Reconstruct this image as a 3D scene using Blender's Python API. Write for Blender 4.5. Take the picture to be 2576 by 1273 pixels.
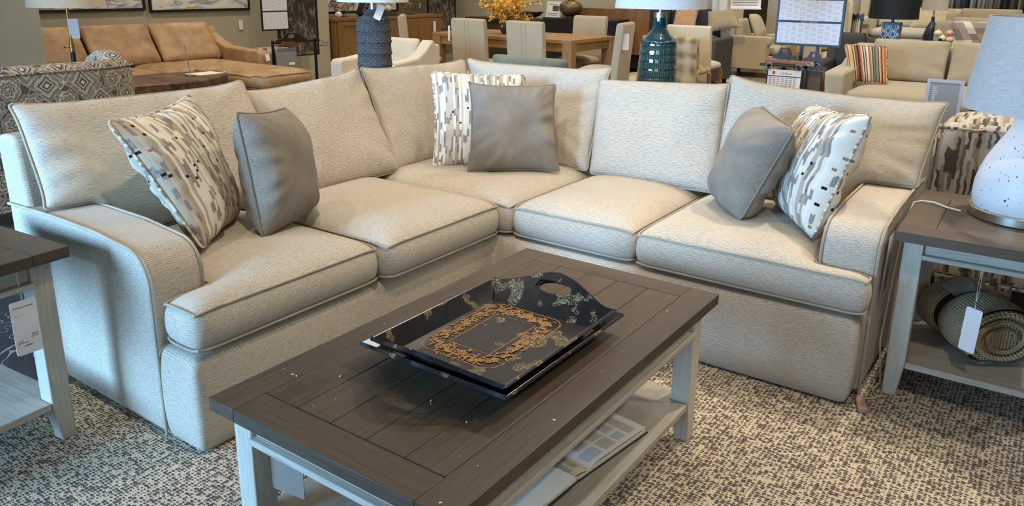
import bpy, bmesh, math, random
from mathutils import Vector, Matrix, noise as mnoise
random.seed(7)
for o in list(bpy.data.objects): bpy.data.objects.remove(o, do_unlink=True)
SC = bpy.context.scene; COL = SC.collection; PI = math.pi

# ---------------------------------------------------------------- camera
PITCH = math.atan(547/1960.); ROLL = math.radians(.7); YAW = math.radians(35)
fw = Vector((-math.sin(YAW)*math.cos(PITCH), math.cos(YAW)*math.cos(PITCH), -math.sin(PITCH)))
r0 = Vector((math.cos(YAW), math.sin(YAW), 0)); u0 = r0.cross(fw)
rt = math.cos(ROLL)*r0+math.sin(ROLL)*u0; up = -math.sin(ROLL)*r0+math.cos(ROLL)*u0
cd = bpy.data.cameras.new('camera'); cam = bpy.data.objects.new('camera', cd); COL.objects.link(cam)
m = Matrix.Identity(4)
for i in range(3): m[i][0] = rt[i]; m[i][1] = up[i]; m[i][2] = -fw[i]
m[0][3], m[1][3], m[2][3] = 0, 0, 1.45
cam.matrix_world = m
cd.sensor_width = 36; cd.lens = 36*1960/2576; cd.shift_y = -136.5/2576; cd.clip_start = .05; cd.clip_end = 100
SC.camera = cam

# ---------------------------------------------------------------- view, world, lights
SC.view_settings.view_transform = 'Standard'; SC.view_settings.look = 'None'
SC.view_settings.gamma = 1; SC.view_settings.use_curve_mapping = False; SC.view_settings.exposure = 0.0
w = bpy.data.worlds.new('world'); SC.world = w; w.use_nodes = True
w.node_tree.nodes['Background'].inputs[0].default_value = (.7, .82, 1, 1)
w.node_tree.nodes['Background'].inputs[1].default_value = .15

def area(loc, aim, sx, sy, power, col, name='window_light'):
    l = bpy.data.lights.new(name, 'AREA'); l.shape = 'RECTANGLE'; l.size = sx; l.size_y = sy; l.energy = power; l.color = col
    o = bpy.data.objects.new(name, l); COL.objects.link(o); o.location = loc
    o.rotation_euler = (Vector(aim)-Vector(loc)).to_track_quat('-Z', 'Y').to_euler(); return o
def spot(loc, aim, power, ang=70, col=(1, .90, .76), rad=.06, blend=.6):
    l = bpy.data.lights.new('ceiling_spot', 'SPOT'); l.energy = power; l.color = col; l.spot_size = math.radians(ang); l.spot_blend = blend; l.shadow_soft_size = rad
    o = bpy.data.objects.new('ceiling_spot', l); COL.objects.link(o); o.location = loc
    o.rotation_euler = (Vector(aim)-Vector(loc)).to_track_quat('-Z', 'Y').to_euler(); return o
# daylight through the shop front behind the camera, to the left
wl = area((-4.3, -3.9, 1.5), (-3.5, 1.2, .35), 3.2, 2.4, 230, (.27, .57, 1.0)); wl.data.spread = math.radians(62)
area((1.2, -3.9, 1.7), (-.1, 3, .9), 3.4, 2.2, 85, (.48, .72, 1.0))
# warm ceiling spots of the showroom, plus one added spot and a fill light
KEY = [((-5.2, 1.6, 3.25), (-6.1, 3.0, .9), 60, 90), ((-.3, 3.9, 3.25), (-.35, 1.75, 0), 150, 62), ((1.2, 3.3, 3.25), (.25, 1.9, 0), 110, 60), ((-1.5, 3.8, 3.25), (-1.6, 1.6, .4), 60, 70),  # first spot is an added one, brightens the floor lamp shade
       ((-3.3, 1.1, 3.25), (-2.9, 2.3, .6), 40, 75), ((-1.0, 1.0, 3.25), (-2.9, 2.6, .8), 95, 70), ((.3, 1.2, 3.25), (-1.2, 3.7, .8), 62, 60), ((-2.2, 2.0, 3.25), (-2.3, 3.5, .6), 45, 80)]
for a, b, p, g_ in KEY: spot(a, b, p*1.45, g_)
for x in (-9.0, -6.6, -4.2, -1.8, .6):
    for y in (4.6, 7.0, 9.4, 11.8, 14.2):
        if x == .6 and y > 12: continue
        spot((x, y, 3.25), (x-.25, y+.55, 0), 105, 115, rad=.1)
area((-3.5, 7.0, 3.2), (-3.5, 7.0, 0), 11, 12, 260, (1, .88, .74), 'ceiling_fill')  # added fill light with no fixture, lifts the background walls

# ---------------------------------------------------------------- node helper
class NT:
    def __init__(s, name, rough=.6, metal=0, spec=.5, col=(.5, .5, .5)):
        s.m = bpy.data.materials.new(name); s.m.use_nodes = True; s.t = s.m.node_tree
        s.b = s.t.nodes['Principled BSDF']
        s.set('Roughness', rough); s.set('Metallic', metal); s.set('Base Color', (*col, 1)); s.set('Specular IOR Level', spec)
    def set(s, k, v):
        if k in s.b.inputs:
            if hasattr(v, 'links') or isinstance(v, bpy.types.NodeSocket): s.t.links.new(v, s.b.inputs[k])
            else: s.b.inputs[k].default_value = v
    def n(s, ty, ins=None, **props):
        nd = s.t.nodes.new('ShaderNode'+ty)
        for k, v in props.items(): setattr(nd, k, v)
        for k, v in (ins or {}).items():
            if isinstance(v, bpy.types.NodeSocket): s.t.links.new(v, nd.inputs[k])
            else: nd.inputs[k].default_value = v
        return nd
    def uv(s): return s.n('TexCoord').outputs['UV']
    def obj(s): return s.n('TexCoord').outputs['Object']
    def mp(s, vec, scale=(1, 1, 1), loc=(0, 0, 0), rot=(0, 0, 0)):
        return s.n('Mapping', {0: vec, 'Scale': scale, 'Location': loc, 'Rotation': rot}).outputs[0]
    def ma(s, op, a, b=0.0, c=0.0, clamp=False):
        nd = s.n('Math', {0: a, 1: b, 2: c}, operation=op); nd.use_clamp = clamp; return nd.outputs[0]
    def noise(s, vec, scale=5, detail=2, rough=.5, dist=0):
        return s.n('TexNoise', {'Vector': vec, 'Scale': scale, 'Detail': detail, 'Roughness': rough, 'Distortion': dist}).outputs['Fac']
    def mix(s, f, a, b, bt='MIX'):
        nd = s.n('Mix', data_type='RGBA', blend_type=bt)
        for k, v in ((0, f), (6, a), (7, b)):
            if isinstance(v, bpy.types.NodeSocket): s.t.links.new(v, nd.inputs[k])
            else: nd.inputs[k].default_value = v if k == 0 else (*v[:3], 1)
        return nd.outputs[2]
    def ramp(s, f, stops, interp='LINEAR'):
        nd = s.n('ValToRGB', {0: f}); cr = nd.color_ramp; cr.interpolation = interp
        while len(cr.elements) < len(stops): cr.elements.new(.5)
        for e, (p, c) in zip(cr.elements, stops): e.position = p; e.color = (*c, 1) if len(c) == 3 else c
        return nd.outputs[0]
    def sep(s, v):
        nd = s.n('SeparateXYZ', {0: v}); return nd.outputs
    def comb(s, x, y, z=0.0): return s.n('CombineXYZ', {0: x, 1: y, 2: z}).outputs[0]
    def white(s, v): return s.n('TexWhiteNoise', {'Vector': v}, noise_dimensions='3D').outputs['Value']
    def bump(s, h, st=.3, d=.002):
        nd = s.n('Bump', {'Height': h, 'Strength': st, 'Distance': d}); s.t.links.new(nd.outputs[0], s.b.inputs['Normal'])
def g(*c):  # sRGB 0-255 -> linear
    return tuple(((v/255)/12.92 if v/255 <= .04045 else ((v/255+.055)/1.055)**2.4) for v in c)
MC = {}
def cached(f):
    def w_(*a):
        k = (f.__name__,)+a
        if k not in MC: MC[k] = f(*a)
        return MC[k]
    return w_
@cached
def plain(col, rough=.6, metal=0.0, spec=.5):
    q = NT('paint', rough, metal, spec, g(*col)); v = q.noise(q.obj(), 6, 3)
    c = g(*col); q.set('Base Color', q.mix(v, tuple(x*.93 for x in c), tuple(min(1, x*1.06) for x in c))); return q.m
@cached
def chenille(light=(206, 193, 172), dark=(84, 74, 61), k=1.0):
    q = NT('woven_chenille', .92, spec=.15); uv = q.uv(); sp = q.sep(uv)
    iu = q.ma('FLOOR', q.ma('DIVIDE', q.ma('ADD', sp[0], q.ma('MULTIPLY', q.noise(uv, 60, 1), .02)),   .016*k)); iv = q.ma('FLOOR', q.ma('DIVIDE', sp[1], .031*k))
    jog = q.ma('MULTIPLY', q.white(q.comb(iu, iv, 1.0)), .0042*k); wav = q.ma('MULTIPLY', q.noise(q.mp(uv, (22, 30, 1)), 1, 3), .007*k)
    vv = q.ma('DIVIDE', q.ma('ADD', q.ma('ADD', sp[1], jog), wav), .0064*k)
    rid = q.ma('POWER', q.ma('ADD', q.ma('MULTIPLY', q.ma('SINE', q.ma('MULTIPLY', vv, 2*PI)), .5), .5), 1.6)
    fine = q.noise(q.mp(uv, (420, 170, 1)), 1, 3, .7); st = q.noise(q.mp(uv, (38, 260, 1)), 1, 4, .7); lo = q.noise(uv, 4, 2)
    f = q.ma('ADD', q.ma('MULTIPLY', rid, .30), q.ma('ADD', q.ma('MULTIPLY', fine, .88), q.ma('ADD', q.ma('MULTIPLY', st, .62), q.ma('MULTIPLY', lo, .10))))
    L, D = g(*light), g(*dark)
    q.set('Base Color', q.ramp(q.ma('DIVIDE', f, 1.76), [(.30, D), (.47, tuple(a*.60+b*.40 for a, b in zip(L, D))), (.66, L), (.85, tuple(min(1, a*1.12) for a in L))]))
    q.set('Sheen Weight', .08); q.bump(f, .38, .0022); return q.m
@cached
def cloth(col, var=.14, scale=300.0, sheen=.2):
    q = NT('plain_cloth', .9, spec=.15); uv = q.uv(); c = g(*col)
    a = q.noise(q.mp(uv, (scale, scale*2.6, 1)), 1, 2); b = q.noise(q.mp(uv, (scale*2.6, scale, 1)), 1, 2); lo = q.noise(uv, 7, 3)
    f = q.ma('ADD', q.ma('MULTIPLY', q.ma('ADD', a, b), .4), q.ma('MULTIPLY', lo, .35))
    q.set('Base Color', q.ramp(f, [(.3, tuple(x*(1-var*2) for x in c)), (.58, c), (.8, tuple(min(1, x*(1+var*1.6)) for x in c))]))
    q.set('Sheen Weight', sheen); q.bump(q.ma('ADD', a, b), .25, .001); return q.m
PIPE = cloth((166, 154, 133), .28, 420.0, .05)
@cached
def ikat():
    q = NT('patterned_ikat_cloth', .9, spec=.15); uv = q.uv(); sp = q.sep(uv)
    rag = q.ma('MULTIPLY', q.ma('SUBTRACT', q.noise(q.mp(uv, (330, 12, 1)), 1, 2), .5), .03)
    u = q.ma('DIVIDE', sp[0], .0105); ci = q.ma('FLOOR', u)
    r1 = q.white(q.comb(ci, 3.3)); v = q.ma('ADD', q.ma('ADD', sp[1], rag), q.ma('MULTIPLY', r1, .5))
    base = q.ramp(r1, [(0, g(212, 203, 184)), (.28, g(176, 161, 136)), (.42, g(216, 207, 188)), (.58, g(188, 174, 150)), (.72, g(222, 214, 198)), (.86, g(168, 153, 128))], 'CONSTANT')
    vv = q.ma('DIVIDE', v, .038); vi = q.ma('FLOOR', vv); pair = q.ma('FLOOR', q.ma('DIVIDE', ci, 2.0))
    rr = q.white(q.comb(pair, vi, 1.7)); rr2 = q.white(q.comb(ci, vi, 5.1))
    dash = q.ma('GREATER_THAN', q.ma('ADD', q.ma('MULTIPLY', rr, .68), q.ma('MULTIPLY', rr2, .32)), .70)
    thr = q.noise(q.mp(uv, (1400, 60, 1)), 1, 1)
    gray = q.ramp(thr, [(.3, g(84, 77, 76)), (.7, g(158, 147, 138))])
    c = q.mix(q.ma('MULTIPLY', dash, .9), base, gray)
    # small dark and ochre squares
    v3 = q.ma('DIVIDE', q.ma('ADD', sp[1], q.ma('MULTIPLY', r1, .37)), .0105); r3 = q.white(q.comb(ci, q.ma('FLOOR', v3), 9.2))
    c = q.mix(q.ma('GREATER_THAN', r3, .9935), c, g(34, 28, 30)); c = q.mix(q.ma('MULTIPLY', q.ma('LESS_THAN', r3, .008), .9), c, g(128, 98, 58))
    q.set('Base Color', c); q.bump(thr, .2, .001); return q.m
@cached
def wood(c1, c2, rough=.45, streak=1.0):
    q = NT('grained_wood', rough); uv = q.uv(); a, b = g(*c1), g(*c2)
    d = q.noise(q.mp(uv, (3, 14, 1)), 1, 2)
    sp = q.sep(uv); v = q.comb(q.ma('MULTIPLY', sp[0], 5), q.ma('ADD', q.ma('MULTIPLY', sp[1], 110), q.ma('MULTIPLY', d, 3.5)))
    n1 = q.noise(v, 1, 5, .65); n2 = q.noise(q.mp(uv, (16, 700, 1)), 1, 2); lo = q.noise(q.mp(uv, (1.3, 5, 1)), 1, 2)
    f = q.ma('ADD', q.ma('MULTIPLY', n1, .55), q.ma('ADD', q.ma('MULTIPLY', n2, .25*streak), q.ma('MULTIPLY', lo, .35)))
    q.set('Base Color', q.ramp(f, [(.36, b), (.62, a), (.8, tuple(min(1, x*1.25) for x in a))]))
    q.set('Roughness', q.ma('ADD', rough-.08, q.ma('MULTIPLY', n1, .2))); q.bump(f, .18, .0012); return q.m
@cached
def metal(col, rough=.3):
    q = NT('brushed_metal', rough, 1.0, col=g(*col)); q.set('Roughness', q.ma('ADD', rough-.05, q.ma('MULTIPLY', q.noise(q.obj(), 40), .12))); return q.m
@cached
def linen(col):
    q = NT('linen_shade', .9, spec=.1); uv = q.uv(); c = g(*col)
    a = q.noise(q.mp(uv, (24, 420, 1)), 1, 3); b = q.noise(q.mp(uv, (500, 30, 1)), 1, 2)
    q.set('Base Color', q.ramp(q.ma('ADD', q.ma('MULTIPLY', a, .65), q.ma('MULTIPLY', b, .35)), [(.35, tuple(x*.78 for x in c)), (.55, c), (.75, tuple(min(1, x*1.18) for x in c))])); return q.m

# ---------------------------------------------------------------- mesh builder
class B:
    def __init__(s): s.v = []; s.f = []; s.uv = []; s.mi = []
    def add(s, vs, fs, uvs=None, mi=0):
        o = len(s.v); s.v += [tuple(p) for p in vs]
        for i, f in enumerate(fs): s.f.append([o+k for k in f]); s.uv.append(uvs[i] if uvs else None); s.mi.append(mi)
        return s
    def box(s, x0, x1, y0, y1, z0, z1, grain=None, off=None, M=None, mi=0):
        P = [(x, y, z) for z in (z0, z1) for y in (y0, y1) for x in (x0, x1)]
        F = [(0, 2, 3, 1), (4, 5, 7, 6), (0, 1, 5, 4), (2, 6, 7, 3), (0, 4, 6, 2), (1, 3, 7, 5)]; N = [2, 2, 1, 1, 0, 0]
        if grain is None: grain = max(range(3), key=lambda i: (x1-x0, y1-y0, z1-z0)[i])
        ou, ov = off if off else (random.random()*9, random.random()*9)
        U = []
        for f, n in zip(F, N):
            ax = [i for i in range(3) if i != n]
            if grain in ax: a = grain; b = [i for i in ax if i != grain][0]
            else: a, b = ax
            U.append([(P[k][a]+ou, P[k][b]+ov+(P[k][n]*.7)) for k in f])
        if M is not None: P = [M @ Vector(p) for p in P]
        return s.add(P, F, U, mi)
    def tube(s, pts, r, n=8, closed=False, mi=0):
        pts = [Vector(p) for p in pts]; L = len(pts); rings = []; up = Vector((0, 0, 1)); pv = None; acc = 0; us = []
        for i in range(L):
            a = pts[(i-1) % L] if (closed or i) else pts[0]; b = pts[(i+1) % L] if (closed or i < L-1) else pts[-1]
            t = (b-a); t = t.normalized() if t.length > 1e-9 else Vector((0, 0, 1))
            if pv is None: nrm = t.cross(up if abs(t.z) < .9 else Vector((1, 0, 0))).normalized()
            else: nrm = (pv-t*pv.dot(t)); nrm = nrm.normalized() if nrm.length > 1e-6 else pv
            pv = nrm; bn = t.cross(nrm); rr = r(i/(L-1)) if callable(r) else r
            rings.append([pts[i]+nrm*math.cos(2*PI*k/n)*rr+bn*math.sin(2*PI*k/n)*rr for k in range(n)])
            if i: acc += (pts[i]-pts[i-1]).length
            us.append(acc)
        vs = [p for q in rings for p in q]; fs = []; uv = []
        for i in range(L if closed else L-1):
            j = (i+1) % L; u1 = us[j] if j else acc+.02
            for k in range(n):
                l = (k+1) % n; fs.append((i*n+k, i*n+l, j*n+l, j*n+k)); uv.append([(us[i], k*.004), (us[i], (k+1)*.004), (u1, (k+1)*.004), (u1, k*.004)])
        if not closed:
            fs.append(tuple(range(n))[::-1]); uv.append([(0, 0)]*n); fs.append(tuple((L-1)*n+k for k in range(n))); uv.append([(0, 0)]*n)
        return s.add(vs, fs, uv, mi)
    def lathe(s, prof, n=48, c=(0, 0, 0), mi=0, sx=1.0):
        vs = []; fs = []; uv = []; acc = [0]
        for i in range(1, len(prof)): acc.append(acc[-1]+math.hypot(prof[i][0]-prof[i-1][0], prof[i][1]-prof[i-1][1]))
        R = max(p[0] for p in prof)
        for r, z in prof:
            for k in range(n): a = 2*PI*k/n; vs.append((c[0]+r*math.cos(a)*sx, c[1]+r*math.sin(a), c[2]+z))
        for i in range(len(prof)-1):
            for k in range(n):
                l = (k+1) % n; fs.append((i*n+k, i*n+l, (i+1)*n+l, (i+1)*n+k))
                w_ = 2*PI*R/n; uv.append([(k*w_, acc[i]), ((k+1)*w_, acc[i]), ((k+1)*w_, acc[i+1]), (k*w_, acc[i+1])])
        return s.add(vs, fs, uv, mi)
    def prism(s, poly, ax, a, b, mi=0, M=None, cap=True):   # poly in the other two axes
        o = [i for i in range(3) if i != ax]; n = len(poly)
        def P(p, t):
            q = [0, 0, 0]; q[o[0]] = p[0]; q[o[1]] = p[1]; q[ax] = t; return q
        vs = [P(p, a) for p in poly]+[P(p, b) for p in poly]
        if M is not None: vs = [tuple(M @ Vector(p)) for p in vs]
        acc = [0]
        for i in range(n): acc.append(acc[-1]+math.hypot(poly[(i+1) % n][0]-poly[i][0], poly[(i+1) % n][1]-poly[i][1]))
        fs = [(i, (i+1) % n, n+(i+1) % n, n+i) for i in range(n)]
        uv = [[(a, acc[i]), (a, acc[i+1]), (b, acc[i+1]), (b, acc[i])] for i in range(n)]
        if cap: fs += [tuple(range(n))[::-1], tuple(range(n, 2*n))]; uv += [[tuple(poly[i]) for i in range(n)][::-1], [tuple(p) for p in poly]]
        return s.add(vs, fs, uv, mi)
    def grid(s, fn, nu, nv, uvf=None, mi=0, cu=False):
        vs = [fn(i/nu, j/nv) for j in range(nv+1) for i in range(nu+1)]; fs = []; uv = []
        for j in range(nv):
            for i in range(nu):
                q = [(i, j), (i+1, j), (i+1, j+1), (i, j+1)]; fs.append([b*(nu+1)+a for a, b in q])
                uv.append([uvf(a/nu, b/nv) if uvf else (a/nu, b/nv) for a, b in q])
        return s.add(vs, fs, uv, mi)
    def build(s, name, mat, parent=None, bevel=0, seg=2, smooth=True, sub=0, angle=38, solid=0, loc=None, fixn=True):
        me = bpy.data.meshes.new(name); me.from_pydata(s.v, [], s.f); me.update()
        ul = me.uv_layers.new(name='UVMap'); k = 0
        for pi, p in enumerate(me.polygons):
            u = s.uv[pi]; p.material_index = s.mi[pi]; p.use_smooth = smooth
            if u is None:
                n = p.normal; ax = max(range(3), key=lambda i: abs(n[i])); o = [(1, 2), (0, 2), (0, 1)][ax]
                u = [(s.v[vi][o[0]], s.v[vi][o[1]]) for vi in p.vertices]
            for li, t in zip(p.loop_indices, u): ul.data[li].uv = t
        if fixn:
            bm = bmesh.new(); bm.from_mesh(me); bmesh.ops.recalc_face_normals(bm, faces=bm.faces); bm.to_mesh(me); bm.free()
        if smooth: me.set_sharp_from_angle(angle=math.radians(angle))
        for q in (mat if isinstance(mat, (list, tuple)) else [mat]): me.materials.append(q)
        o = bpy.data.objects.new(name, me); COL.objects.link(o)
        if parent: o.parent = parent
        if loc: o.location = loc
        if solid: q = o.modifiers.new('s', 'SOLIDIFY'); q.thickness = solid; q.offset = 0
        if bevel: q = o.modifiers.new('b', 'BEVEL'); q.width = bevel; q.segments = seg; q.limit_method = 'ANGLE'; q.angle_limit = math.radians(40)
        if sub: q = o.modifiers.new('u', 'SUBSURF'); q.levels = sub; q.render_levels = sub
        return o
def tag(o, label=None, cat=None, group=None, kind=None):
    for k, v in (('label', label), ('category', cat), ('group', group), ('kind', kind)):
        if v: o[k] = v
    return o
def thing(name, label, cat, loc=(0, 0, 0), rz=0, group=None):
    o = bpy.data.objects.new(name, None); COL.objects.link(o); o.location = loc; o.rotation_euler = (0, 0, rz); o.empty_display_size = .1
    return tag(o, label, cat, group)
def dup(root, loc, rz, label=None, group=None):
    r = root.copy(); COL.objects.link(r); r.location = loc; r.rotation_euler = (0, 0, rz)
    if label: r['label'] = label
    if group: r['group'] = group
    for ch in list(root.children):
        c = ch.copy(); COL.objects.link(c); c.parent = r
        for gg in list(ch.children): d = gg.copy(); COL.objects.link(d); d.parent = c
    return r
def struct(o, label=None): o['kind'] = 'structure'; return o
def text(s_, size, mat, parent, M, name='lettering', align='LEFT', ext=.0002):
    cu = bpy.data.curves.new('t', 'FONT'); cu.body = s_; cu.size = size; cu.extrude = ext; cu.align_x = align; cu.resolution_u = 2
    t = bpy.data.objects.new('t', cu); COL.objects.link(t); bpy.context.view_layer.update()
    me = bpy.data.meshes.new_from_object(t.evaluated_get(bpy.context.evaluated_depsgraph_get())); bpy.data.objects.remove(t)
    me.materials.clear(); me.materials.append(mat); me.transform(M)
    o = bpy.data.objects.new(name, me); COL.objects.link(o); o.parent = parent; return o
def frame_mat(origin, xdir, ydir):
    x = Vector(xdir).normalized(); y = (Vector(ydir)-x*Vector(ydir).dot(x)).normalized(); z = x.cross(y)
    M = Matrix.Identity(4)
    for i in range(3): M[i][0] = x[i]; M[i][1] = y[i]; M[i][2] = z[i]; M[i][3] = origin[i]
    return M

# ---------------------------------------------------------------- soft upholstery
def soft_block(name, rects, z0, z1, mat, parent=None, crown=.025, bot=.0, bulge=.010, cell=.03, it=3, welt=None, flow=0, sub=1, R=.16, wob=.003, seed=0, front_round=0, layers=4, ref=None):
    """upholstered block whose plan is a union of rectangles; welt = radius of the piping round top and bottom edge"""
    def lines(k):
        s_ = sorted(set(round(v, 4) for r in rects for v in (r[k], r[k+1]))); out = []
        for a, b in zip(s_, s_[1:]):
            n = max(1, round((b-a)/cell)); out += [a+(b-a)*i/n for i in range(n)]
        return out+[s_[-1]]
    xs, ys = lines(0), lines(2); nx, ny = len(xs), len(ys)
    inside = lambda i, j: 0 <= i < nx-1 and 0 <= j < ny-1 and any(r[0]-1e-6 < (xs[i]+xs[i+1])/2 < r[1]+1e-6 and r[2]-1e-6 < (ys[j]+ys[j+1])/2 < r[3]+1e-6 for r in rects)
    cells = {(i, j) for i in range(nx-1) for j in range(ny-1) if inside(i, j)}
    nodes = {}; bed = {}
    for (i, j) in cells:
        for a, b in ((i, j), (i+1, j), (i+1, j+1), (i, j+1)): nodes.setdefault((a, b), None)
        for (p, q, nb) in (((i, j), (i+1, j), (i, j-1)), ((i+1, j), (i+1, j+1), (i+1, j)), ((i+1, j+1), (i, j+1), (i, j+1)), ((i, j+1), (i, j), (i-1, j))):
            if nb not in cells: bed[p] = q
    start = next(iter(bed)); loop = [start]; c = bed[start]
    while c != start and len(loop) < 5000: loop.append(c); c = bed[c]
    nrm = {}
    for k, p in enumerate(loop):
        a, b = loop[k-1], loop[(k+1) % len(loop)]
        t1 = Vector((xs[p[0]]-xs[a[0]], ys[p[1]]-ys[a[1]])).normalized(); t2 = Vector((xs[b[0]]-xs[p[0]], ys[b[1]]-ys[p[1]])).normalized()
        t = (t1+t2).normalized() if (t1+t2).length > 1e-6 else t1; nrm[p] = Vector((t.y, -t.x))
    segs = [(xs[p[0]], ys[p[1]], xs[bed[p][0]], ys[bed[p][1]]) for p in loop]
    bp = [(xs[p[0]], ys[p[1]]) for p in loop]
    V = []; idx = {}
    def nz(x, y, z, f): return mnoise.noise(Vector((x*f+seed*7.7, y*f, z*f)))
    for p in nodes:
        x, y = xs[p[0]], ys[p[1]]; d = 0 if p in nrm else min(math.hypot(x-a, y-b) for a, b in bp)
        e = 1-(1-min(d/R, 1))**2.2
        idx[(p, 'T')] = len(V); V.append([x, y, z1+crown*e+nz(x, y, 0, 4)*wob*2*e])
        idx[(p, 'B')] = len(V); V.append([x, y, z0-bot*e])
    for p in loop:
        x, y = xs[p[0]], ys[p[1]]
        for l in range(1, layers):
            t = l/layers; bu = bulge*math.sin(PI*t)+nz(x, y, t, 9)*wob
            idx[(p, l)] = len(V); V.append([x+nrm[p].x*bu, y+nrm[p].y*bu, z0+(z1-z0)*t])
        idx[(p, 0)] = idx[(p, 'B')]; idx[(p, layers)] = idx[(p, 'T')]
    F = []; UV = []
    def uvp(x, y): return (y, x) if flow else (x, y)
    for (i, j) in cells:
        q = [(i, j), (i+1, j), (i+1, j+1), (i, j+1)]
        F.append([idx[(a, 'T')] for a in q]); UV.append([uvp(xs[a[0]], ys[a[1]]) for a in q])
        F.append([idx[(a, 'B')] for a in q][::-1]); UV.append([uvp(xs[a[0]], ys[a[1]]) for a in q][::-1])
    acc = 0
    for p in loop:
        q = bed[p]; L = math.hypot(xs[q[0]]-xs[p[0]], ys[q[1]]-ys[p[1]])
        for l in range(layers):
            F.append([idx[(p, l)], idx[(q, l)], idx[(q, l+1)], idx[(p, l+1)]]); za, zb = z0+(z1-z0)*l/layers, z0+(z1-z0)*(l+1)/layers
            UV.append([(acc, za), (acc+L, za), (acc+L, zb), (acc, zb)])
        acc += L
    nb = [set() for _ in V]
    for f in F:
        for k in range(4): nb[f[k]].add(f[k-1]); nb[f[k-1]].add(f[k])
    for _ in range(it):
        W = []
        for i, v in enumerate(V):
            n = len(nb[i]); W.append([v[k]*.5+.5*sum(V[j][k] for j in nb[i])/n for k in range(3)])
        V = W
    b = B(); b.add(V, F, UV); o = b.build(name, mat, parent, sub=sub, angle=180)
    if welt:
        for l in (layers, 0):
            wb = B(); pts = []
            for p in loop:
                v = Vector(V[idx[(p, l)]]); pts.append(v+Vector((nrm[p].x, nrm[p].y, 0))*welt*.6+Vector((0, 0, welt*.5*(1 if l else -1))))
            wb.tube(pts, welt, 6, True); wb.build('piping', PIPE if mat == MC.get(('chenille',)) else mat, o)
    return o
def pillow(name, cs, tf, tb, mat, parent=None, pinch=(.05, .05, .05, .05), n=30, a=3.0, b=.55, rc=.1, piping=.0045, pmat=None, defo=None, wr=.006, seed=0, seam=0.0, rot90=False, sub=1, ek=2):
    """cushion through four corners TL TR BR BL (world), front thickness tf, back tb; pinch = left, right, top, bottom"""
    TL, TR, BR, BL = [Vector(c) for c in cs]; W = ((TR-TL).length+(BR-BL).length)/2; H = ((TL-BL).length+(TR-BR).length)/2
    N = ((TR-TL)+(BR-BL)).cross((TL-BL)+(TR-BR)).normalized()
    C = (TL+TR+BR+BL)/4
    par = [math.sin((i/n-.5)*PI*.94)/math.sin(.47*PI) for i in range(n+1)]
    def base(u, v):
        uu = abs(u); vv = abs(v); d = max(0, uu-(1-rc)); e = max(0, vv-(1-rc))
        if d > 0 and e > 0:
            L = math.hypot(d, e); k = max(d, e)/L; uu = 1-rc+d*k; vv = 1-rc+e*k
        us, vs = math.copysign(uu, u), math.copysign(vv, v)
        pu = pinch[0] if u < 0 else pinch[1]; pv = pinch[2] if v > 0 else pinch[3]
        x = us*(1-pu*(1-abs(vs)**ek)); y = vs*(1-pv*(1-abs(us)**ek))
        s_, t = (x+1)/2, (y+1)/2
        return (BL*(1-s_)+BR*s_)*(1-t)+(TL*(1-s_)+TR*s_)*t
    verts = []; ids = {}
    def prof(u, v): return max(0, (1-abs(u)**a)*(1-abs(v)**a))**b
    for side in (0, 1):
        for j, v in enumerate(par):
            for i, u in enumerate(par):
                edge = i in (0, n) or j in (0, n)
                if side and edge: ids[(1, i, j)] = ids[(0, i, j)]; continue
                P = base(u, v)
                if not edge:
                    pf = prof(u, v); t = (tf if not side else -tb)*pf
                    ang = math.atan2(v*H, u*W); rr = max(abs(u), abs(v))
                    w1 = wr*mnoise.noise(Vector((math.cos(ang)*6+seed*3, math.sin(ang)*6, side*5+rr*.8)))*rr**3*2.2
                    w2 = wr*.8*mnoise.noise(Vector((u*1.6+seed, v*1.6, seed*2.+side)))
                    t += (w1+w2)*(1 if not side else -1)*min(1, pf*1.5)
                    P = P+N*(t+seam*0)
                if defo: P = defo(P, u, v, side)
                ids[(side, i, j)] = len(verts); verts.append(P)
    F = []; UV = []
    for side in (0, 1):
        for j in range(n):
            for i in range(n):
                q = [(i, j), (i+1, j), (i+1, j+1), (i, j+1)]
                f = [ids[(side, *c)] for c in q]; uvs = [(par[c[0]]*W/2+seed, par[c[1]]*H/2+seed*.7) for c in q]
                if rot90: uvs = [(y, x) for x, y in uvs]
                if side: f = f[::-1]; uvs = uvs[::-1]
                F.append(f); UV.append(uvs)
    bb = B(); bb.add(verts, F, UV); o = bb.build(name, mat, parent, sub=sub, angle=180)
    if piping:
        loop = [(i, 0) for i in range(n)]+[(n, j) for j in range(n)]+[(i, n) for i in range(n, 0, -1)]+[(0, j) for j in range(n, 0, -1)]
        pts = [verts[ids[(0, *c)]] for c in loop]; pts = [p+(p-C).normalized()*piping*.5 for p in pts]
        wb = B(); wb.tube(pts, piping, 6, True); wb.build('piping', pmat or (PIPE if mat == MC.get(('chenille',)) else mat), o)
    return o
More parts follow.
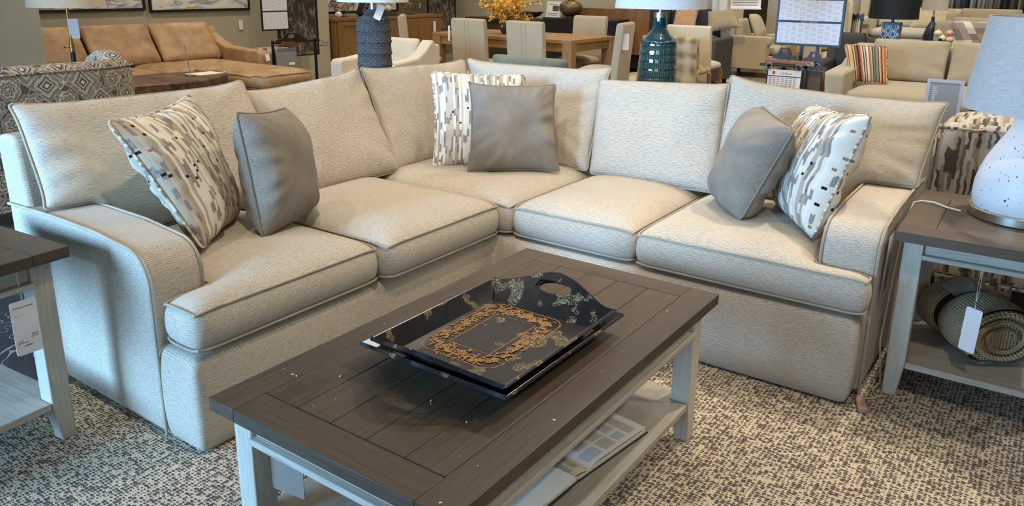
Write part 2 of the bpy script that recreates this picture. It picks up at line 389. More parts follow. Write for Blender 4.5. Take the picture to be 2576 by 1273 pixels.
# ================================================================ THE SETTING
@cached
def tile():
    q = NT('floor_tile', .35); uv = q.obj()
    br = q.n('TexBrick', {'Vector': uv, 'Color1': (*g(150, 138, 116), 1), 'Color2': (*g(128, 118, 100), 1), 'Mortar': (*g(98, 90, 76), 1), 'Scale': 1.0, 'Mortar Size': .004, 'Brick Width': 1.2, 'Row Height': .3})
    q.set('Base Color', q.mix(q.ma('MULTIPLY', q.noise(q.mp(uv, (3, 12, 1)), 1, 4), .5), br.outputs['Color'], g(112, 104, 90))); return q.m
@cached
def slate():
    q = NT('dark_slate_floor', .22); ob = q.obj(); n_ = q.noise(ob, 3, 5, .6, 1.0); v = q.ma('LESS_THAN', q.ma('ABSOLUTE', q.ma('SUBTRACT', q.noise(ob, 2.2, 2, .5, 1.5), .5)), .006)
    q.set('Base Color', q.mix(q.ma('MULTIPLY', v, .6), q.ramp(n_, [(.3, g(22, 28, 36)), (.7, g(46, 54, 62))]), g(150, 150, 148))); return q.m
@cached
def carpet():
    q = NT('tufted_carpet', .95, spec=.1); uv = q.obj()
    wob = q.n('TexNoise', {'Vector': uv, 'Scale': 30, 'Detail': 2}).outputs['Color']
    v = q.n('VectorMath', {0: uv, 1: q.n('VectorMath', {0: wob, 1: (.010, .012, 0)}, operation='MULTIPLY').outputs[0]}, operation='ADD').outputs[0]
    vo = q.n('TexVoronoi', {'Vector': q.mp(v, (70, 104, 1)), 'Scale': 1.0, 'Randomness': .36}); vc = q.sep(vo.outputs['Color'])[0]
    big = q.noise(uv, 5, 3); mid = q.noise(q.mp(uv, (40, 110, 1)), 1, 2); fin = q.noise(uv, 340, 2)
    thr = q.ma('ADD', q.ma('ADD', q.ma('MULTIPLY', vc, .34), q.ma('MULTIPLY', big, .16)), q.ma('ADD', q.ma('MULTIPLY', mid, .30), .025))
    dark = q.ma('LESS_THAN', q.ma('ADD', vo.outputs['Distance'], q.ma('MULTIPLY', q.ma('SUBTRACT', fin, .5), .35)), thr)
    yarn = q.noise(uv, 260, 2); yl = q.ramp(yarn, [(.3, g(168, 153, 125)), (.7, g(230, 214, 184))])
    c = q.mix(q.ma('MULTIPLY', dark, .93), yl, q.ramp(yarn, [(.3, g(46, 40, 46)), (.7, g(96, 84, 84))]))
    q.set('Base Color', c); h = q.ma('ADD', q.ma('MULTIPLY', dark, -.8), q.ma('MULTIPLY', yarn, .5)); q.bump(h, .7, .006); return q.m
@cached
def sand_rug():
    q = NT('sand_rug_pile', .95); q.set('Base Color', q.ramp(q.noise(q.obj(), 18, 4), [(.3, g(150, 130, 104)), (.7, g(206, 188, 158))])); return q.m
WALL = plain((172, 164, 142), .85, 0.0, .2); WALL2 = plain((176, 168, 144), .85, 0.0, .2); TRIM = plain((214, 204, 184), .6)
def sbox(name, x0, x1, y0, y1, z0, z1, mat, bevel=0):
    b = B(); b.box(x0, x1, y0, y1, z0, z1); o = b.build(name, mat, bevel=bevel); o['kind'] = 'structure'; return o
sbox('floor', -12, 5, -4.3, 19, -.1, 0, tile())
sbox('ceiling', -12, 5, -4.3, 19, 3.4, 3.5, plain((120, 116, 108), .9))
sbox('wall_left', -10.1, -9.97, -4.3, 8.05, 0, 3.4, WALL)
sbox('wall_right', 4.9, 5, -4.3, 19, 0, 3.4, WALL)
sbox('wall_back', -12, 5, 18.9, 19, 0, 3.4, WALL2)
sbox('wall_far_left', -11.3, -11.15, 8.05, 19, 0, 3.4, WALL)
sbox('wall_pier', -10.3, -9.6, 8.02, 8.62, 0, 3.4, WALL2)
sbox('wall_column', -8.15, -7.5, 2.4, 3.38, 0, 3.4, plain((160, 160, 146), .85))
sbox('wall_partition', -11.15, -5.0, 13.15, 13.3, 0, 3.4, WALL2)
sbox('trim_1', -5.0, -4.86, 12.9, 14.1, 0, 3.4, TRIM, .01); sbox('trim_2', -4.80, -4.66, 12.7, 12.86, 0, 3.4, TRIM, .01)
sbox('baseboard_column', -4.9, -4.62, 12.62, 12.95, 0, .2, TRIM, .01)
sbox('wall_doorway', -4.6, -2.75, 14.6, 14.75, 0, 3.4, WALL2); sbox('trim_3', -2.98, -2.85, 14.4, 14.62, 0, 3.4, TRIM, .01)
sbox('baseboard_left', -9.97, -9.95, -4.3, 8.0, 0, .14, TRIM)
# shop front glass behind the camera
for i, (a, b_) in enumerate(((-9.8, -2.9), (-2.7, 1.0), (1.2, 4.8))):
    fr = B()
    for bx in ((a, a+.07, 0, 3.4), (b_-.07, b_, 0, 3.4), (a, b_, 0, .12), (a, b_, 3.25, 3.4)): fr.box(bx[0], bx[1], -4.3, -4.2, bx[2], bx[3])
    o = fr.build('window_%d' % (i+1), plain((60, 60, 62), .4)); o['kind'] = 'structure'

sbox('floor_walkway', -4.9, -2.86, -4.2, 3.3, .0002, .004, slate())
rug = B(); rug.box(-2.86, 3.4, -2.2, 3.30, .0005, .012)
tag(rug.build('area_rug', carpet()), 'cream and charcoal tufted rug under the sectional and coffee table', 'rug')

# ================================================================ THE SECTIONAL SOFA
CH = chenille()
sofa = thing('sectional_sofa', 'cream woven L-shaped sectional sofa in the foreground', 'sofa', (0, 0, 0))
soft_block('base', [(-3.02, -1.982, 1.18, 3.72), (-3.02, -.432, 2.685, 3.72)], .0125, .345, CH, sofa, crown=.0, bulge=.006, cell=.025, it=2, sub=1, wob=.004)
def arm_profile(front, back, top=.655, r=.105, sgn=-1):
    P = [(back, .035), (front, .035), (front, .30), (front, .47)]
    for k in range(9):
        a = k/8*PI/2; P.append((front+sgn*(r-r*math.cos(a)), top-.012-r+r*math.sin(a)))
    P += [(front+sgn*.30, top+.004), (front+sgn*.55, top+.006), (back, top-.005)]
    return P
pl_ = arm_profile(-2.168, -3.06)
b = B(); b.prism(pl_, 1, 1.178, 1.362); al = b.build('arm', CH, sofa, bevel=.018, seg=3, angle=50)
w_ = B(); w_.tube([(p[0]+.002, 1.176, p[1]+(.002 if p[1] > .6 else 0)) for p in pl_[1:]], .0055, 6); w_.build('piping', PIPE, al)
w_ = B(); w_.tube([(p[0]+.001, 1.359, p[1]-.001) for p in pl_[3:]], .005, 6); w_.build('piping', PIPE, al)
pr_ = arm_profile(2.79, 3.72, sgn=1)
b = B(); b.prism(pr_, 0, -.605, -.418); ar = b.build('arm', CH, sofa, bevel=.018, seg=3, angle=50)
w_ = B(); w_.tube([(-.416, p[0]-.002, p[1]+(.002 if p[1] > .6 else 0)) for p in pr_[1:]], .0055, 6); w_.build('piping', PIPE, ar)
w_ = B(); w_.tube([(-.604, p[0]-.001, p[1]-.001) for p in pr_[3:]], .005, 6); w_.build('piping', PIPE, ar)
b = B(); b.prism([(-3.04, .04), (-2.88, .04), (-2.91, .60), (-2.955, .885), (-2.99, .905), (-3.07, .905), (-3.095, .88), (-3.06, .4)], 1, 1.185, 3.9); b.build('back_frame', CH, sofa, bevel=.02, seg=3)
b = B(); b.prism([(3.66, .04), (3.86, .04), (3.90, .86), (3.87, .885), (3.79, .885), (3.74, .86), (3.70, .6)], 0, -3.06, -.425); b.build('back_frame', CH, sofa, bevel=.02, seg=3)
for x, y in ((-2.95, 1.3), (-2.1, 1.28), (-2.95, 3.7), (-.55, 3.7), (-.55, 2.82), (-2.1, 2.8)):
    b = B(); b.box(x-.03, x+.03, y-.03, y+.03, .012, .06); b.build('foot', plain((40, 32, 28), .5), sofa, bevel=.004)
SEAT = dict(welt=.0045, bulge=.020, crown=.045, it=5, cell=.03, R=.22)
z0, z1 = .352, .498
soft_block('seat_cushion', [(-2.80, -1.975, 1.378, 1.966), (-2.150, -1.975, 1.193, 1.966)], z0, z1, CH, sofa, flow=1, seed=1, **SEAT)
soft_block('seat_cushion', [(-2.80, -1.945, 1.976, 2.694)], z0, z1+.004, CH, sofa, flow=1, seed=2, **SEAT)
soft_block('seat_cushion', [(-2.80, -1.902, 2.702, 3.50)], z0, z1, CH, sofa, seed=3, **SEAT)
soft_block('seat_cushion', [(-1.896, -1.296, 2.704, 3.50)], z0, z1, CH, sofa, seed=4, **SEAT)
soft_block('seat_cushion', [(-1.288, -.618, 2.696, 3.50), (-1.288, -.418, 2.696, 2.775)], z0, z1, CH, sofa, seed=5, **SEAT)
# back cushions: TL TR BR BL
def arm_lift(lo, hi, ax, sgn):
    def f(P, u, v, side):
        t = (P[ax]-lo)/(hi-lo); t = max(0, min(1, t)); t = t*t*(3-2*t)
        if sgn < 0: t = 1-t
        zm = .668*(1-t)+.525*t; zt = 1.0
        if P.z < zt: P = Vector((P.x, P.y, zt-(zt-P.z)*(zt-zm)/(zt-.525)))
        return P
    return f
BK = dict(ek=5, a=5.0, b=.5, rc=.065, n=32, piping=.0048, wr=.012)
pillow('back_cushion', [(-2.99, 1.20, 1.02), (-3.0, 2.165, 1.012), (-2.68, 2.17, .525), (-2.80, 1.185, .525)], .07, .10, CH, sofa, pinch=(.03, .02, .09, 0), seed=1, defo=arm_lift(1.345, 1.44, 1, 1), **BK)
pillow('back_cushion', [(-2.99, 2.15, .965), (-2.985, 2.855, 1.012), (-2.66, 2.80, .525), (-2.67, 2.17, .525)], .07, .10, CH, sofa, pinch=(.02, .03, .09, 0), seed=2, **BK)
pillow('back_cushion', [(-2.985, 2.875, 1.012), (-2.95, 3.69, 1.0), (-2.68, 3.50, .525), (-2.69, 2.79, .525)], .06, .09, CH, sofa, pinch=(.04, .0, .08, 0), seed=3, **BK)
pillow('back_cushion', [(-2.93, 3.705, 1.005), (-1.955, 3.69, 1.018), (-1.90, 3.38, .525), (-2.62, 3.44, .525)], .06, .09, CH, sofa, pinch=(0, .03, .10, 0), seed=4, **BK)
pillow('back_cushion', [(-1.975, 3.60, .962), (-1.29, 3.63, .990), (-1.215, 3.36, .527), (-1.865, 3.345, .527)], .065, .09, CH, sofa, pinch=(.02, .02, .03, 0), seed=5, **BK)
pillow('back_cushion', [(-1.30, 3.665, 1.034), (-.365, 3.66, .985), (-.405, 3.42, .525), (-1.26, 3.385, .525)], .065, .10, CH, sofa, pinch=(.03, .03, .11, 0), seed=6, defo=arm_lift(-.70, -.60, 0, -1), **BK)

# ================================================================ THROW PILLOWS
IK = ikat(); GP = cloth((131, 121, 107), .30, 170.0, .08)
TP = dict(n=34, wr=.02, a=2.8, b=.5)
def tpil(label, cs, mat, tf=.085, tb=.07, **k):
    o = pillow('throw_pillow', cs, tf, tb, mat, **{**TP, **k}); tag(o, label, 'pillow', None); return o
tpil('patterned ikat pillow leaning on the left arm of the sectional', [(-2.541, 1.304, .992), (-2.74, 1.74, 1.015), (-2.604, 1.809, .53), (-2.315, 1.459, .555)], IK, .10, .08, pinch=(.06, .03, .10, .03), seed=11)
tpil('plain grey pillow beside the patterned one on the left seat', [(-2.399, 1.695, .985), (-2.55, 2.04, .945), (-2.45, 2.07, .54), (-2.283, 1.683, .535)], GP, .12, .10, pinch=(.03, .03, .06, .02), seed=12)
tpil('patterned ikat pillow behind a grey one in the sofa corner', [(-2.677, 3.081, .995), (-2.313, 3.407, .975), (-2.17, 3.20, .54), (-2.545, 2.932, .535)], IK, .075, .06, pinch=(.08, .05, .05, .05), seed=13)
tpil('plain grey pillow in front of the patterned one in the sofa corner', [(-2.395, 3.038, .965), (-2.095, 3.365, .95), (-1.968, 3.221, .541), (-2.319, 2.924, .539)], GP, .075, .055, pinch=(.09, .09, .08, .07), rc=.08, ek=3, seed=14)
tpil('plain grey pillow slumped on the right seat', [(-1.047, 3.364, .945), (-.803, 3.021, .92), (-.953, 2.936, .545), (-1.176, 3.259, .530)], GP, .125, .10, pinch=(.02, .02, .03, .02), seed=15, rc=.16)
tpil('patterned ikat pillow leaning on the right arm of the sectional', [(-.843, 3.405, .966), (-.54, 3.029, 1.0), (-.666, 2.911, .54), (-.919, 3.308, .535)], IK, .11, .09, pinch=(.02, .04, .08, .02), seed=16)

# ================================================================ COFFEE TABLE
DK = wood((80, 64, 45), (27, 21, 16), .52); WW = wood((188, 178, 160), (140, 130, 114), .55, 1.6); GREY = wood((176, 166, 148), (132, 122, 106), .5)
T = .498
ct = thing('coffee_table', 'rectangular coffee table with dark plank top and whitewashed legs', 'table', (-1.15, 1.6, 0))
def rel(o, p):   # parent keeping world coordinates
    o.parent = p; o.matrix_parent_inverse = Matrix.Translation(-p.location) if not p.rotation_euler.z else (Matrix.Translation(p.location) @ Matrix.Rotation(p.rotation_euler.z, 4, 'Z')).inverted(); return o
x0, x1, y0, y1 = -1.523, -.782, .936, 2.275
b = B(); e = .0008
b.box(x0, x0+.093, y0, y1, T-.035, T, 1); b.box(x1-.093, x1, y0, y1, T-.035, T, 1)
b.box(x0+.093+e, x1-.093-e, y0, y0+.092, T-.035, T, 0); b.box(x0+.093+e, x1-.093-e, y1-.092, y1, T-.035, T, 0)
for k in range(5):
    pw = (x1-x0-.186)/5; b.box(x0+.093+k*pw+e, x0+.093+(k+1)*pw-e, y0+.092+e*2, y1-.092-e*2, T-.033, T, 1)
rel(b.build('tabletop', DK, bevel=.0022, seg=2), ct)
def leg(xa, xb, ya, yb, h, inx, iny, par, mat=WW, zt=.16):
    """square leg whose inner faces taper below the shelf; inx, iny = which side is inner (+1/-1)"""
    b = B(); P = []
    for z, t in ((.012, .016), (zt, 0), (h, 0)):
        X0, X1, Y0, Y1 = xa, xb, ya, yb
        if inx > 0: X1 -= t
        else: X0 += t
        if iny > 0: Y1 -= t
        else: Y0 += t
        P.append([(X0, Y0, z), (X1, Y0, z), (X1, Y1, z), (X0, Y1, z)])
    vs = [q for r in P for q in r]; fs = []; uv = []
    for l in range(2):
        for k in range(4):
            j = (k+1) % 4; f = (l*4+k, l*4+j, l*4+4+j, l*4+4+k); fs.append(f); uv.append([(vs[i][2]+xa*3, vs[i][0]+vs[i][1]+k) for i in f])
    fs += [(3, 2, 1, 0), (8, 9, 10, 11)]; uv += [[(0, 0)]*4]*2; b.add(vs, fs, uv)
    return rel(b.build('leg', mat, bevel=.003), par)
lw = .062
LX = (-1.485, -.805); LY = (.972, 2.205)
for xa, inx in ((LX[0], 1), (LX[1]-lw, -1)):
    for ya, iny in ((LY[0], 1), (LY[1]-lw, -1)): leg(xa, xa+lw, ya, ya+lw, T-.036, inx, iny, ct)
def rails(par, X, Y, h, mat=WW, lwid=.062, ap=.075):
    b = B()
    for y in (Y[0]+.014, Y[1]-.034): b.box(X[0]+lwid, X[1]-lwid, y, y+.02, h-ap, h, 0)
    for x in (X[0]+.014, X[1]-.034): b.box(x, x+.02, Y[0]+lwid, Y[1]-lwid, h-ap, h, 1)
    rel(b.build('apron', mat, bevel=.002), par); b = B()
    b.box(X[0]+lwid-.004, X[1]-lwid+.004, Y[0]-.006, Y[0]+.04, h-ap-.017, h-ap, 0); b.box(X[0]+lwid-.004, X[1]-lwid+.004, Y[1]-.04, Y[1]+.006, h-ap-.017, h-ap, 0)
    b.box(X[0]-.006, X[0]+.04, Y[0]+lwid-.004, Y[1]-lwid+.004, h-ap-.017, h-ap, 1); b.box(X[1]-.04, X[1]+.006, Y[0]+lwid-.004, Y[1]-lwid+.004, h-ap-.017, h-ap, 1)
    rel(b.build('apron_molding', mat, bevel=.003), par)
rails(ct, LX, LY, T-.035, ap=.055)
b = B(); b.box(LX[0]+.002, LX[1]-.002, LY[0]+lw+.002, LY[1]-lw-.002, .135, .158, 1); b.box(LX[0]+lw, LX[1]-lw, LY[0], LY[1], .1352, .1578, 1)
rel(b.build('shelf', GREY, bevel=.003), ct)
# crumbs on the table
b = B(); rr = random.Random(3)
for k in range(30):
    x = rr.uniform(x0+.02, x1-.02); y = rr.choice([rr.uniform(y0, 1.25), rr.uniform(1.2, y1)]); s_ = rr.choice([.0009, .0012, .0014, .0026])
    if -1.37 < x < -.88 and 1.25 < y < 1.87: continue
    a = rr.uniform(0, 3); M = Matrix.Translation((x, y, T+.0008)) @ Matrix.Rotation(a, 4, 'Z'); b.box(-s_*1.3, s_*1.3, -s_*.6, s_*.6, 0, s_*.5, M=M)
tag(b.build('crumb_specks', plain((226, 214, 190), .8)), 'tiny pale crumbs scattered over the dark tabletop', 'crumbs', None, 'stuff')

# ================================================================ TRAYS
@cached
def tray_paint():
    q = NT('distressed_black_paint', .32); ob = q.obj(); lo = q.noise(ob, 16, 2); hi = q.noise(ob, 320, 4, .75); st = q.noise(q.mp(ob, (60, 420, 200)), 1, 2)
    k = q.ma('MULTIPLY', q.ma('GREATER_THAN', lo, .60), q.ma('GREATER_THAN', q.ma('ADD', hi, q.ma('MULTIPLY', st, .35)), .70))
    q.set('Base Color', q.mix(k, q.ramp(q.noise(ob, 30, 2), [(.3, g(20, 19, 20)), (.7, g(38, 35, 33))]), g(164, 142, 98))); q.set('Roughness', q.ma('ADD', .28, q.ma('MULTIPLY', k, .4))); q.bump(k, .2, .0008); return q.m
TPNT = tray_paint(); GOLD = plain((176, 130, 66), .45, 0.3)
@cached
def worn_gold():
    q = NT('worn_gold_paint', .45, .2); ob = q.obj(); hi = q.noise(ob, 320, 3, .7)
    q.set('Base Color', q.ramp(hi, [(.36, g(52, 36, 22)), (.47, g(160, 110, 54)), (.66, g(204, 164, 100))])); return q.m
def tray(name, label, fl, rim, z, hz, arch, ornament=False):
    t = thing(name, label, 'tray', ((fl[0]+fl[1])/2, (fl[2]+fl[3])/2, z)); th = .009
    b = B(); b.box(fl[0], fl[1], fl[2], fl[3], z, z+th, 1); rel(b.build('tray_floor', TPNT, bevel=.002), t)
    for xa, xb in ((fl[0], rim[0]), (fl[1], rim[1])):
        b = B(); b.grid(lambda u, v, xa=xa, xb=xb: (xa+(xb-xa)*v, (fl[2]+(fl[3]-fl[2])*u)*(1-v)+(rim[2]+(rim[3]-rim[2])*u)*v, z+.004+hz*v), 24, 4)
        rel(b.build('side_wall', TPNT, solid=.009, smooth=False, fixn=False, bevel=.0015), t)
    for ya, yb, sg in ((fl[2], rim[2], -1), (fl[3], rim[3], 1)):
        hw = .062; xc = (rim[0]+rim[1])/2; nx = 60; V = []; F = []; ncol = []
        for i in range(nx+1):
            u = i/nx; e_ = abs(u-.5)*2; h = hz+arch*max(0, math.cos(min(1, e_/.92)*PI/2))**1.6-.004*math.sin(e_*PI)
            xr = rim[0]+(rim[1]-rim[0])*u; d = abs(xr-xc)/hw; hole = d < 1
            mid = (hz+arch)*.66; op = .016*math.sqrt(max(0, 1-d*d)) if hole else 0
            hs = (0, (mid-op) if hole else h*.6, (mid+op*.8) if hole else h*.6, h)
            col = []
            for hh in hs:
                v = hh/hz; xf = fl[0]+(fl[1]-fl[0])*u; x = xf+(xr-xf)*min(v, 1.0); y = ya+(yb-ya)*v; col.append(len(V)); V.append((x, y, z+.004+hh))
            ncol.append((col, hole))
        for i in range(nx):
            a, ha = ncol[i]; c, hc = ncol[i+1]
            F.append((a[0], c[0], c[1], a[1])); F.append((a[2], c[2], c[3], a[3]))
        b = B(); b.add(V, F); me_o = b.build('handle_end', TPNT, solid=.010, smooth=False, fixn=False)
        bm = bmesh.new(); bm.from_mesh(me_o.data); bmesh.ops.remove_doubles(bm, verts=bm.verts, dist=1e-5); bmesh.ops.recalc_face_normals(bm, faces=bm.faces); bm.to_mesh(me_o.data); bm.free(); rel(me_o, t)
    if ornament:
        WG = worn_gold(); cx_, cy_ = -1.145, 1.555; b = B(); zc = [z+th+.0005]
        def strip(pts, w0):
            n = len(pts); V = []; F = []
            for i, p in enumerate(pts):
                a = Vector(pts[max(0, i-1)]); c = Vector(pts[min(n-1, i+1)]); d = (c-a); d = d.normalized() if d.length > 1e-7 else Vector((1, 0)); w2 = w0(i/(n-1)) if callable(w0) else w0
                V += [(p[0]-d.y*w2, p[1]+d.x*w2, zc[0]), (p[0]+d.y*w2, p[1]-d.x*w2, zc[0])]
            zc[0] += .0000035; F = [(2*i, 2*i+1, 2*i+3, 2*i+2) for i in range(n-1)]; b.add(V, F)
        hx, hy = .066, .108
        strip([(cx_-hx, cy_-hy), (cx_+hx, cy_-hy), (cx_+hx, cy_+hy), (cx_-hx, cy_+hy), (cx_-hx, cy_-hy)], .002)
        ox, oy, rc = .124, .175, .045; out = []
        for sx, sy, a0 in ((1, 1, 0), (-1, 1, 90), (-1, -1, 180), (1, -1, 270)):
            for k in range(9): a = math.radians(a0+k*90/8); out.append((cx_+sx*(ox-rc)+rc*math.cos(a), cy_+sy*(oy-rc)+rc*math.sin(a)))
        out.append(out[0]); strip(out, .0018)
        rr = random.Random(5)
        def curl(x, y, a, s_, hand):
            pts = []
            for k in range(22):
                th_ = k/21*4.6; r_ = s_*(1-k/24); pts.append((x+math.cos(a+hand*th_)*r_*.9, y+math.sin(a+hand*th_)*r_*.9))
            strip(pts, lambda t: .0026*(1-t*.5)*min(1, t*6+.3))
        def leaf(x, y, a, s_):
            pts = [(x+math.cos(a)*s_*t+math.sin(a)*s_*.25*math.sin(t*PI), y+math.sin(a)*s_*t-math.cos(a)*s_*.25*math.sin(t*PI)) for t in [i/7 for i in range(8)]]
            strip(pts, lambda t: .0026*math.sin(PI*min(1, t+.08))+.0003)
        ring = []
        mx, my = (hx+ox)/2+.004, (hy+oy)/2+.004
        for k in range(46):
            a = 2*PI*k/46; c_, s_ = math.cos(a), math.sin(a); e_ = (abs(c_)**6+abs(s_)**6)**(-1/6); ring.append((cx_+mx*c_*e_, cy_+my*s_*e_, a))
        for k, (x, y, a) in enumerate(ring):
            curl(x, y, a+PI*.5, .017, 1 if k % 2 else -1); curl(x+.004, y-.004, a-PI*.4, .010, -1 if k % 2 else 1)
            for q in range(7): leaf(x+rr.uniform(-.020, .020), y+rr.uniform(-.022, .022), rr.uniform(0, 2*PI), rr.uniform(.012, .024))
        rel(tag(b.build('gold_scrollwork', WG, smooth=False, fixn=False), 'worn gold painted scroll border'), t)
    return t
tray('serving_tray', 'larger black tray, lower of the two nested trays on the coffee table', (-1.315, -.955, 1.335, 1.775), (-1.365, -.902, 1.275, 1.842), T+.006, .042, .040)
tray('serving_tray', 'smaller black tray with gold scrollwork, nested in the larger tray', (-1.288, -.955, 1.335, 1.742), (-1.318, -.902, 1.268, 1.795), T+.026, .052, .045, True)

# ================================================================ BOOKS ON THE SHELF
PAPER = plain((224, 214, 192), .8); INK = plain((52, 50, 52), .8); PIC = plain((120, 142, 158), .7); PIC2 = plain((176, 186, 190), .7); BLK = plain((22, 22, 24), .5)
def open_book(label, loc, rz, w, h, th, draw):
    t = thing('open_book', label, 'book', loc, rz)
    b = B(); b.box(-w, w, -h/2, h/2, 0, .003); b.build('cover', BLK, t, bevel=.001)
    b = B()
    for s_ in (-1, 1):
        def top(u, v, s_=s_): x = u*(w-.006); return (s_*x, (v-.5)*(h-.01), .003+th*(.35+.65*min(1, (u*6)**.5 if u > 0 else 0))*(1-.15*u))
        b.grid(top, 14, 4)
        pr = [(s_*(w-.006)*u/14, .003) for u in range(15)]
    o = b.build('pages', PAPER, t, solid=0); 
    b = B(); b.box(-(w-.006), w-.006, -(h-.01)/2, (h-.01)/2, .003, .003+th*.36); b.build('page_block', PAPER, t)
    def at(u, v): return .0035+th*(.35+.65*min(1, (abs(u)/(w-.006)*6)**.5))*(1-.15*abs(u)/(w-.006))
    for kind, (xa, xb, ya, yb) in draw:
        mt = {'t': INK, 'p': PIC, 'q': PIC2, 'k': BLK, 'g': plain((120, 118, 114), .7)}[kind]; b = B()
        if kind == 't':
            y = yb
            while y > ya: b.grid(lambda u, v, y=y: (xa+(xb-xa)*u, y-.0014*v, at(xa+(xb-xa)*u, 0)), 6, 1); y -= .0052
        else: b.grid(lambda u, v: (xa+(xb-xa)*u, ya+(yb-ya)*v, at(xa+(xb-xa)*u, 0)), 8, 2)
        b.build({'t': 'printed_text'}.get(kind, 'printed_picture'), mt, t, smooth=False, fixn=False)
    return t
# local x = across the pages, local y = up the page
sh = .158
D1 = [('p', (.012, .25, .015, .118)), ('t', (.035, .085, -.055, .005)), ('t', (.10, .15, -.055, .005)), ('t', (.165, .205, -.055, .005)), ('q', (.02, .085, -.105, -.065)), ('t', (.10, .15, -.105, -.065)), ('q', (.165, .20, -.10, -.07)), ('t', (.215, .25, -.10, -.01)),
      ('g', (-.25, -.02, .03, .118)), ('t', (-.075, -.04, -.05, .02)), ('t', (-.03, -.005, -.09, .02)), ('q', (-.075, -.04, -.10, -.06))]
open_book('thick open picture book on the coffee table shelf', (-1.0, 1.652, sh), math.radians(82), .285, .25, .020, D1)
D2 = [('k', (.11, .27, -.055, .12)), ('k', (.015, .095, -.04, .08)), ('t', (.015, .095, -.085, -.05)), ('g', (-.28, -.03, -.02, .13))]
open_book('open book of black and white photographs at the near end of the shelf', (-1.045, 1.255, sh+.022), math.radians(86), .325, .31, .010, D2)
def recenter(t, loc):
    t.location = loc
    for ch in t.children: ch.matrix_parent_inverse = Matrix.Translation(-Vector(loc)) @ ch.matrix_parent_inverse
recenter(sofa, (-1.9, 2.7, 0))

# ================================================================ END TABLES
def end_table(label, loc, rz, W_, D_, h, ov):
    """corner of the top at the local origin, table runs to +x and +y"""
    t = thing('end_table', label, 'table', loc, rz); b = B(); e = .0008; fr = .11
    b.box(0, W_, 0, fr, h-.036, h, 0); b.box(0, W_, D_-fr, D_, h-.036, h, 0)
    b.box(0, fr, fr+e, D_-fr-e, h-.036, h, 1); b.box(W_-fr, W_, fr+e, D_-fr-e, h-.036, h, 1)
    n = 4
    for k in range(n): pw = (D_-2*fr)/n; b.box(fr+e, W_-fr-e, fr+k*pw+e, fr+(k+1)*pw-e, h-.034, h, 0)
    b.build('tabletop', DK, t, bevel=.0022)
    X = (ov[0], W_-ov[0]); Y = (ov[1], D_-ov[1]); l = .062
    def L(xa, ya, ix, iy):
        o = leg(xa, xa+l, ya, ya+l, h-.037, ix, iy, t, GREY, .15); o.matrix_parent_inverse = Matrix.Identity(4)
    L(X[0], Y[0], 1, 1); L(X[1]-l, Y[0], -1, 1); L(X[0], Y[1]-l, 1, -1); L(X[1]-l, Y[1]-l, -1, -1)
    k0 = len(bpy.data.objects)
    rails(t, X, Y, h-.036, GREY, l, .06)
    for c in t.children:
        if c.name.startswith('apron'): c.matrix_parent_inverse = Matrix.Identity(4)
    b = B(); b.box(X[0]+.002, X[1]-.002, Y[0]+l+.001, Y[1]-l-.001, .127, .15, 0); b.box(X[0]+l, X[1]-l, Y[0], Y[1], .1272, .1498, 0)
    b.build('shelf', GREY, t, bevel=.003); return t
HT = .655
end_table('whitewashed end table right of the sectional holding the speckled lamp', (-.377, 2.80, 0), math.radians(1.0), .60, .675, HT, (.022, .085))
end_table('whitewashed end table left of the sectional with a price tag hanging', (-2.402, 1.069, 0), math.radians(185), .60, .675, HT, (.04, .04))

TAGW = plain((228, 222, 216), .6); REDI = plain((172, 70, 72), .7)
def swing_tag(label, P, xd, yd, w, h, lines=None, string=None, group=None, card=None):
    t = thing('price_tag', label, 'price tag', P, 0, group); M = frame_mat((0, 0, 0), xd, yd); b = B()
    poly = []
    for cx_, cy_, a0 in ((w/2, 0, 0), (-w/2, 0, 90), (-w/2, -h, 180), (w/2, -h, 270)):
        r = .006
        for k in range(4): a = math.radians(a0+30*k); poly.append((cx_-math.copysign(r, cx_)+r*math.cos(a), (cy_-r if cy_ == 0 else cy_+r)+r*math.sin(a)))
    b.prism(poly, 2, -.0008, .0008, M=M); b.build('card', card or TAGW, t, smooth=False)
    if lines:
        for s_, sz, x, y, m_ in lines: text(s_, sz, m_, t, M @ Matrix.Translation((x, y, .0012)))
    if string:
        b = B(); b.tube([M @ Vector((-.002, -.006, .001)), Vector(string)*.5+Vector((.004, 0, 0)), Vector(string)], .0007, 5); b.tube([M @ Vector((.002, -.006, .001)), Vector(string)*.5-Vector((.004, 0, 0)), Vector(string)], .0007, 5); b.build('string', plain((210, 210, 206), .4), t)
    return t
swing_tag('white price tag headed Eastport Chairside hanging from the left end table', (-2.432, .928, .515), (0, 1, 0), (-.0, .0, 1), .074, .172,
    [('EASTPORT CHAIRSIDE', .0056, -.029, -.022, INK), ('- --- ---', .0035, -.029, -.030, INK), ('- ----- - ---- ---- ----', .0036, -.029, -.043, INK), ('--- ----- -- ------ -----', .0036, -.029, -.049, INK),
     ('$349.00', .0056, .012, -.114, INK), ('List Price', .0042, -.029, -.128, INK), ('$329.00', .0066, .009, -.122, REDI), ('Belfort Price', .0058, -.029, -.135, REDI), ('IIIIIIIIIIIIIIIII', .0056, -.014, -.146, INK), ('-----', .0036, -.029, -.150, INK)], (0, -.004, .115))
swing_tag('blank back of a grey price tag hanging inside the coffee table', (-1.36, 1.02, .385), (1, .15, 0), (0, 0, 1), .10, .13, card=plain((128, 116, 104), .8))

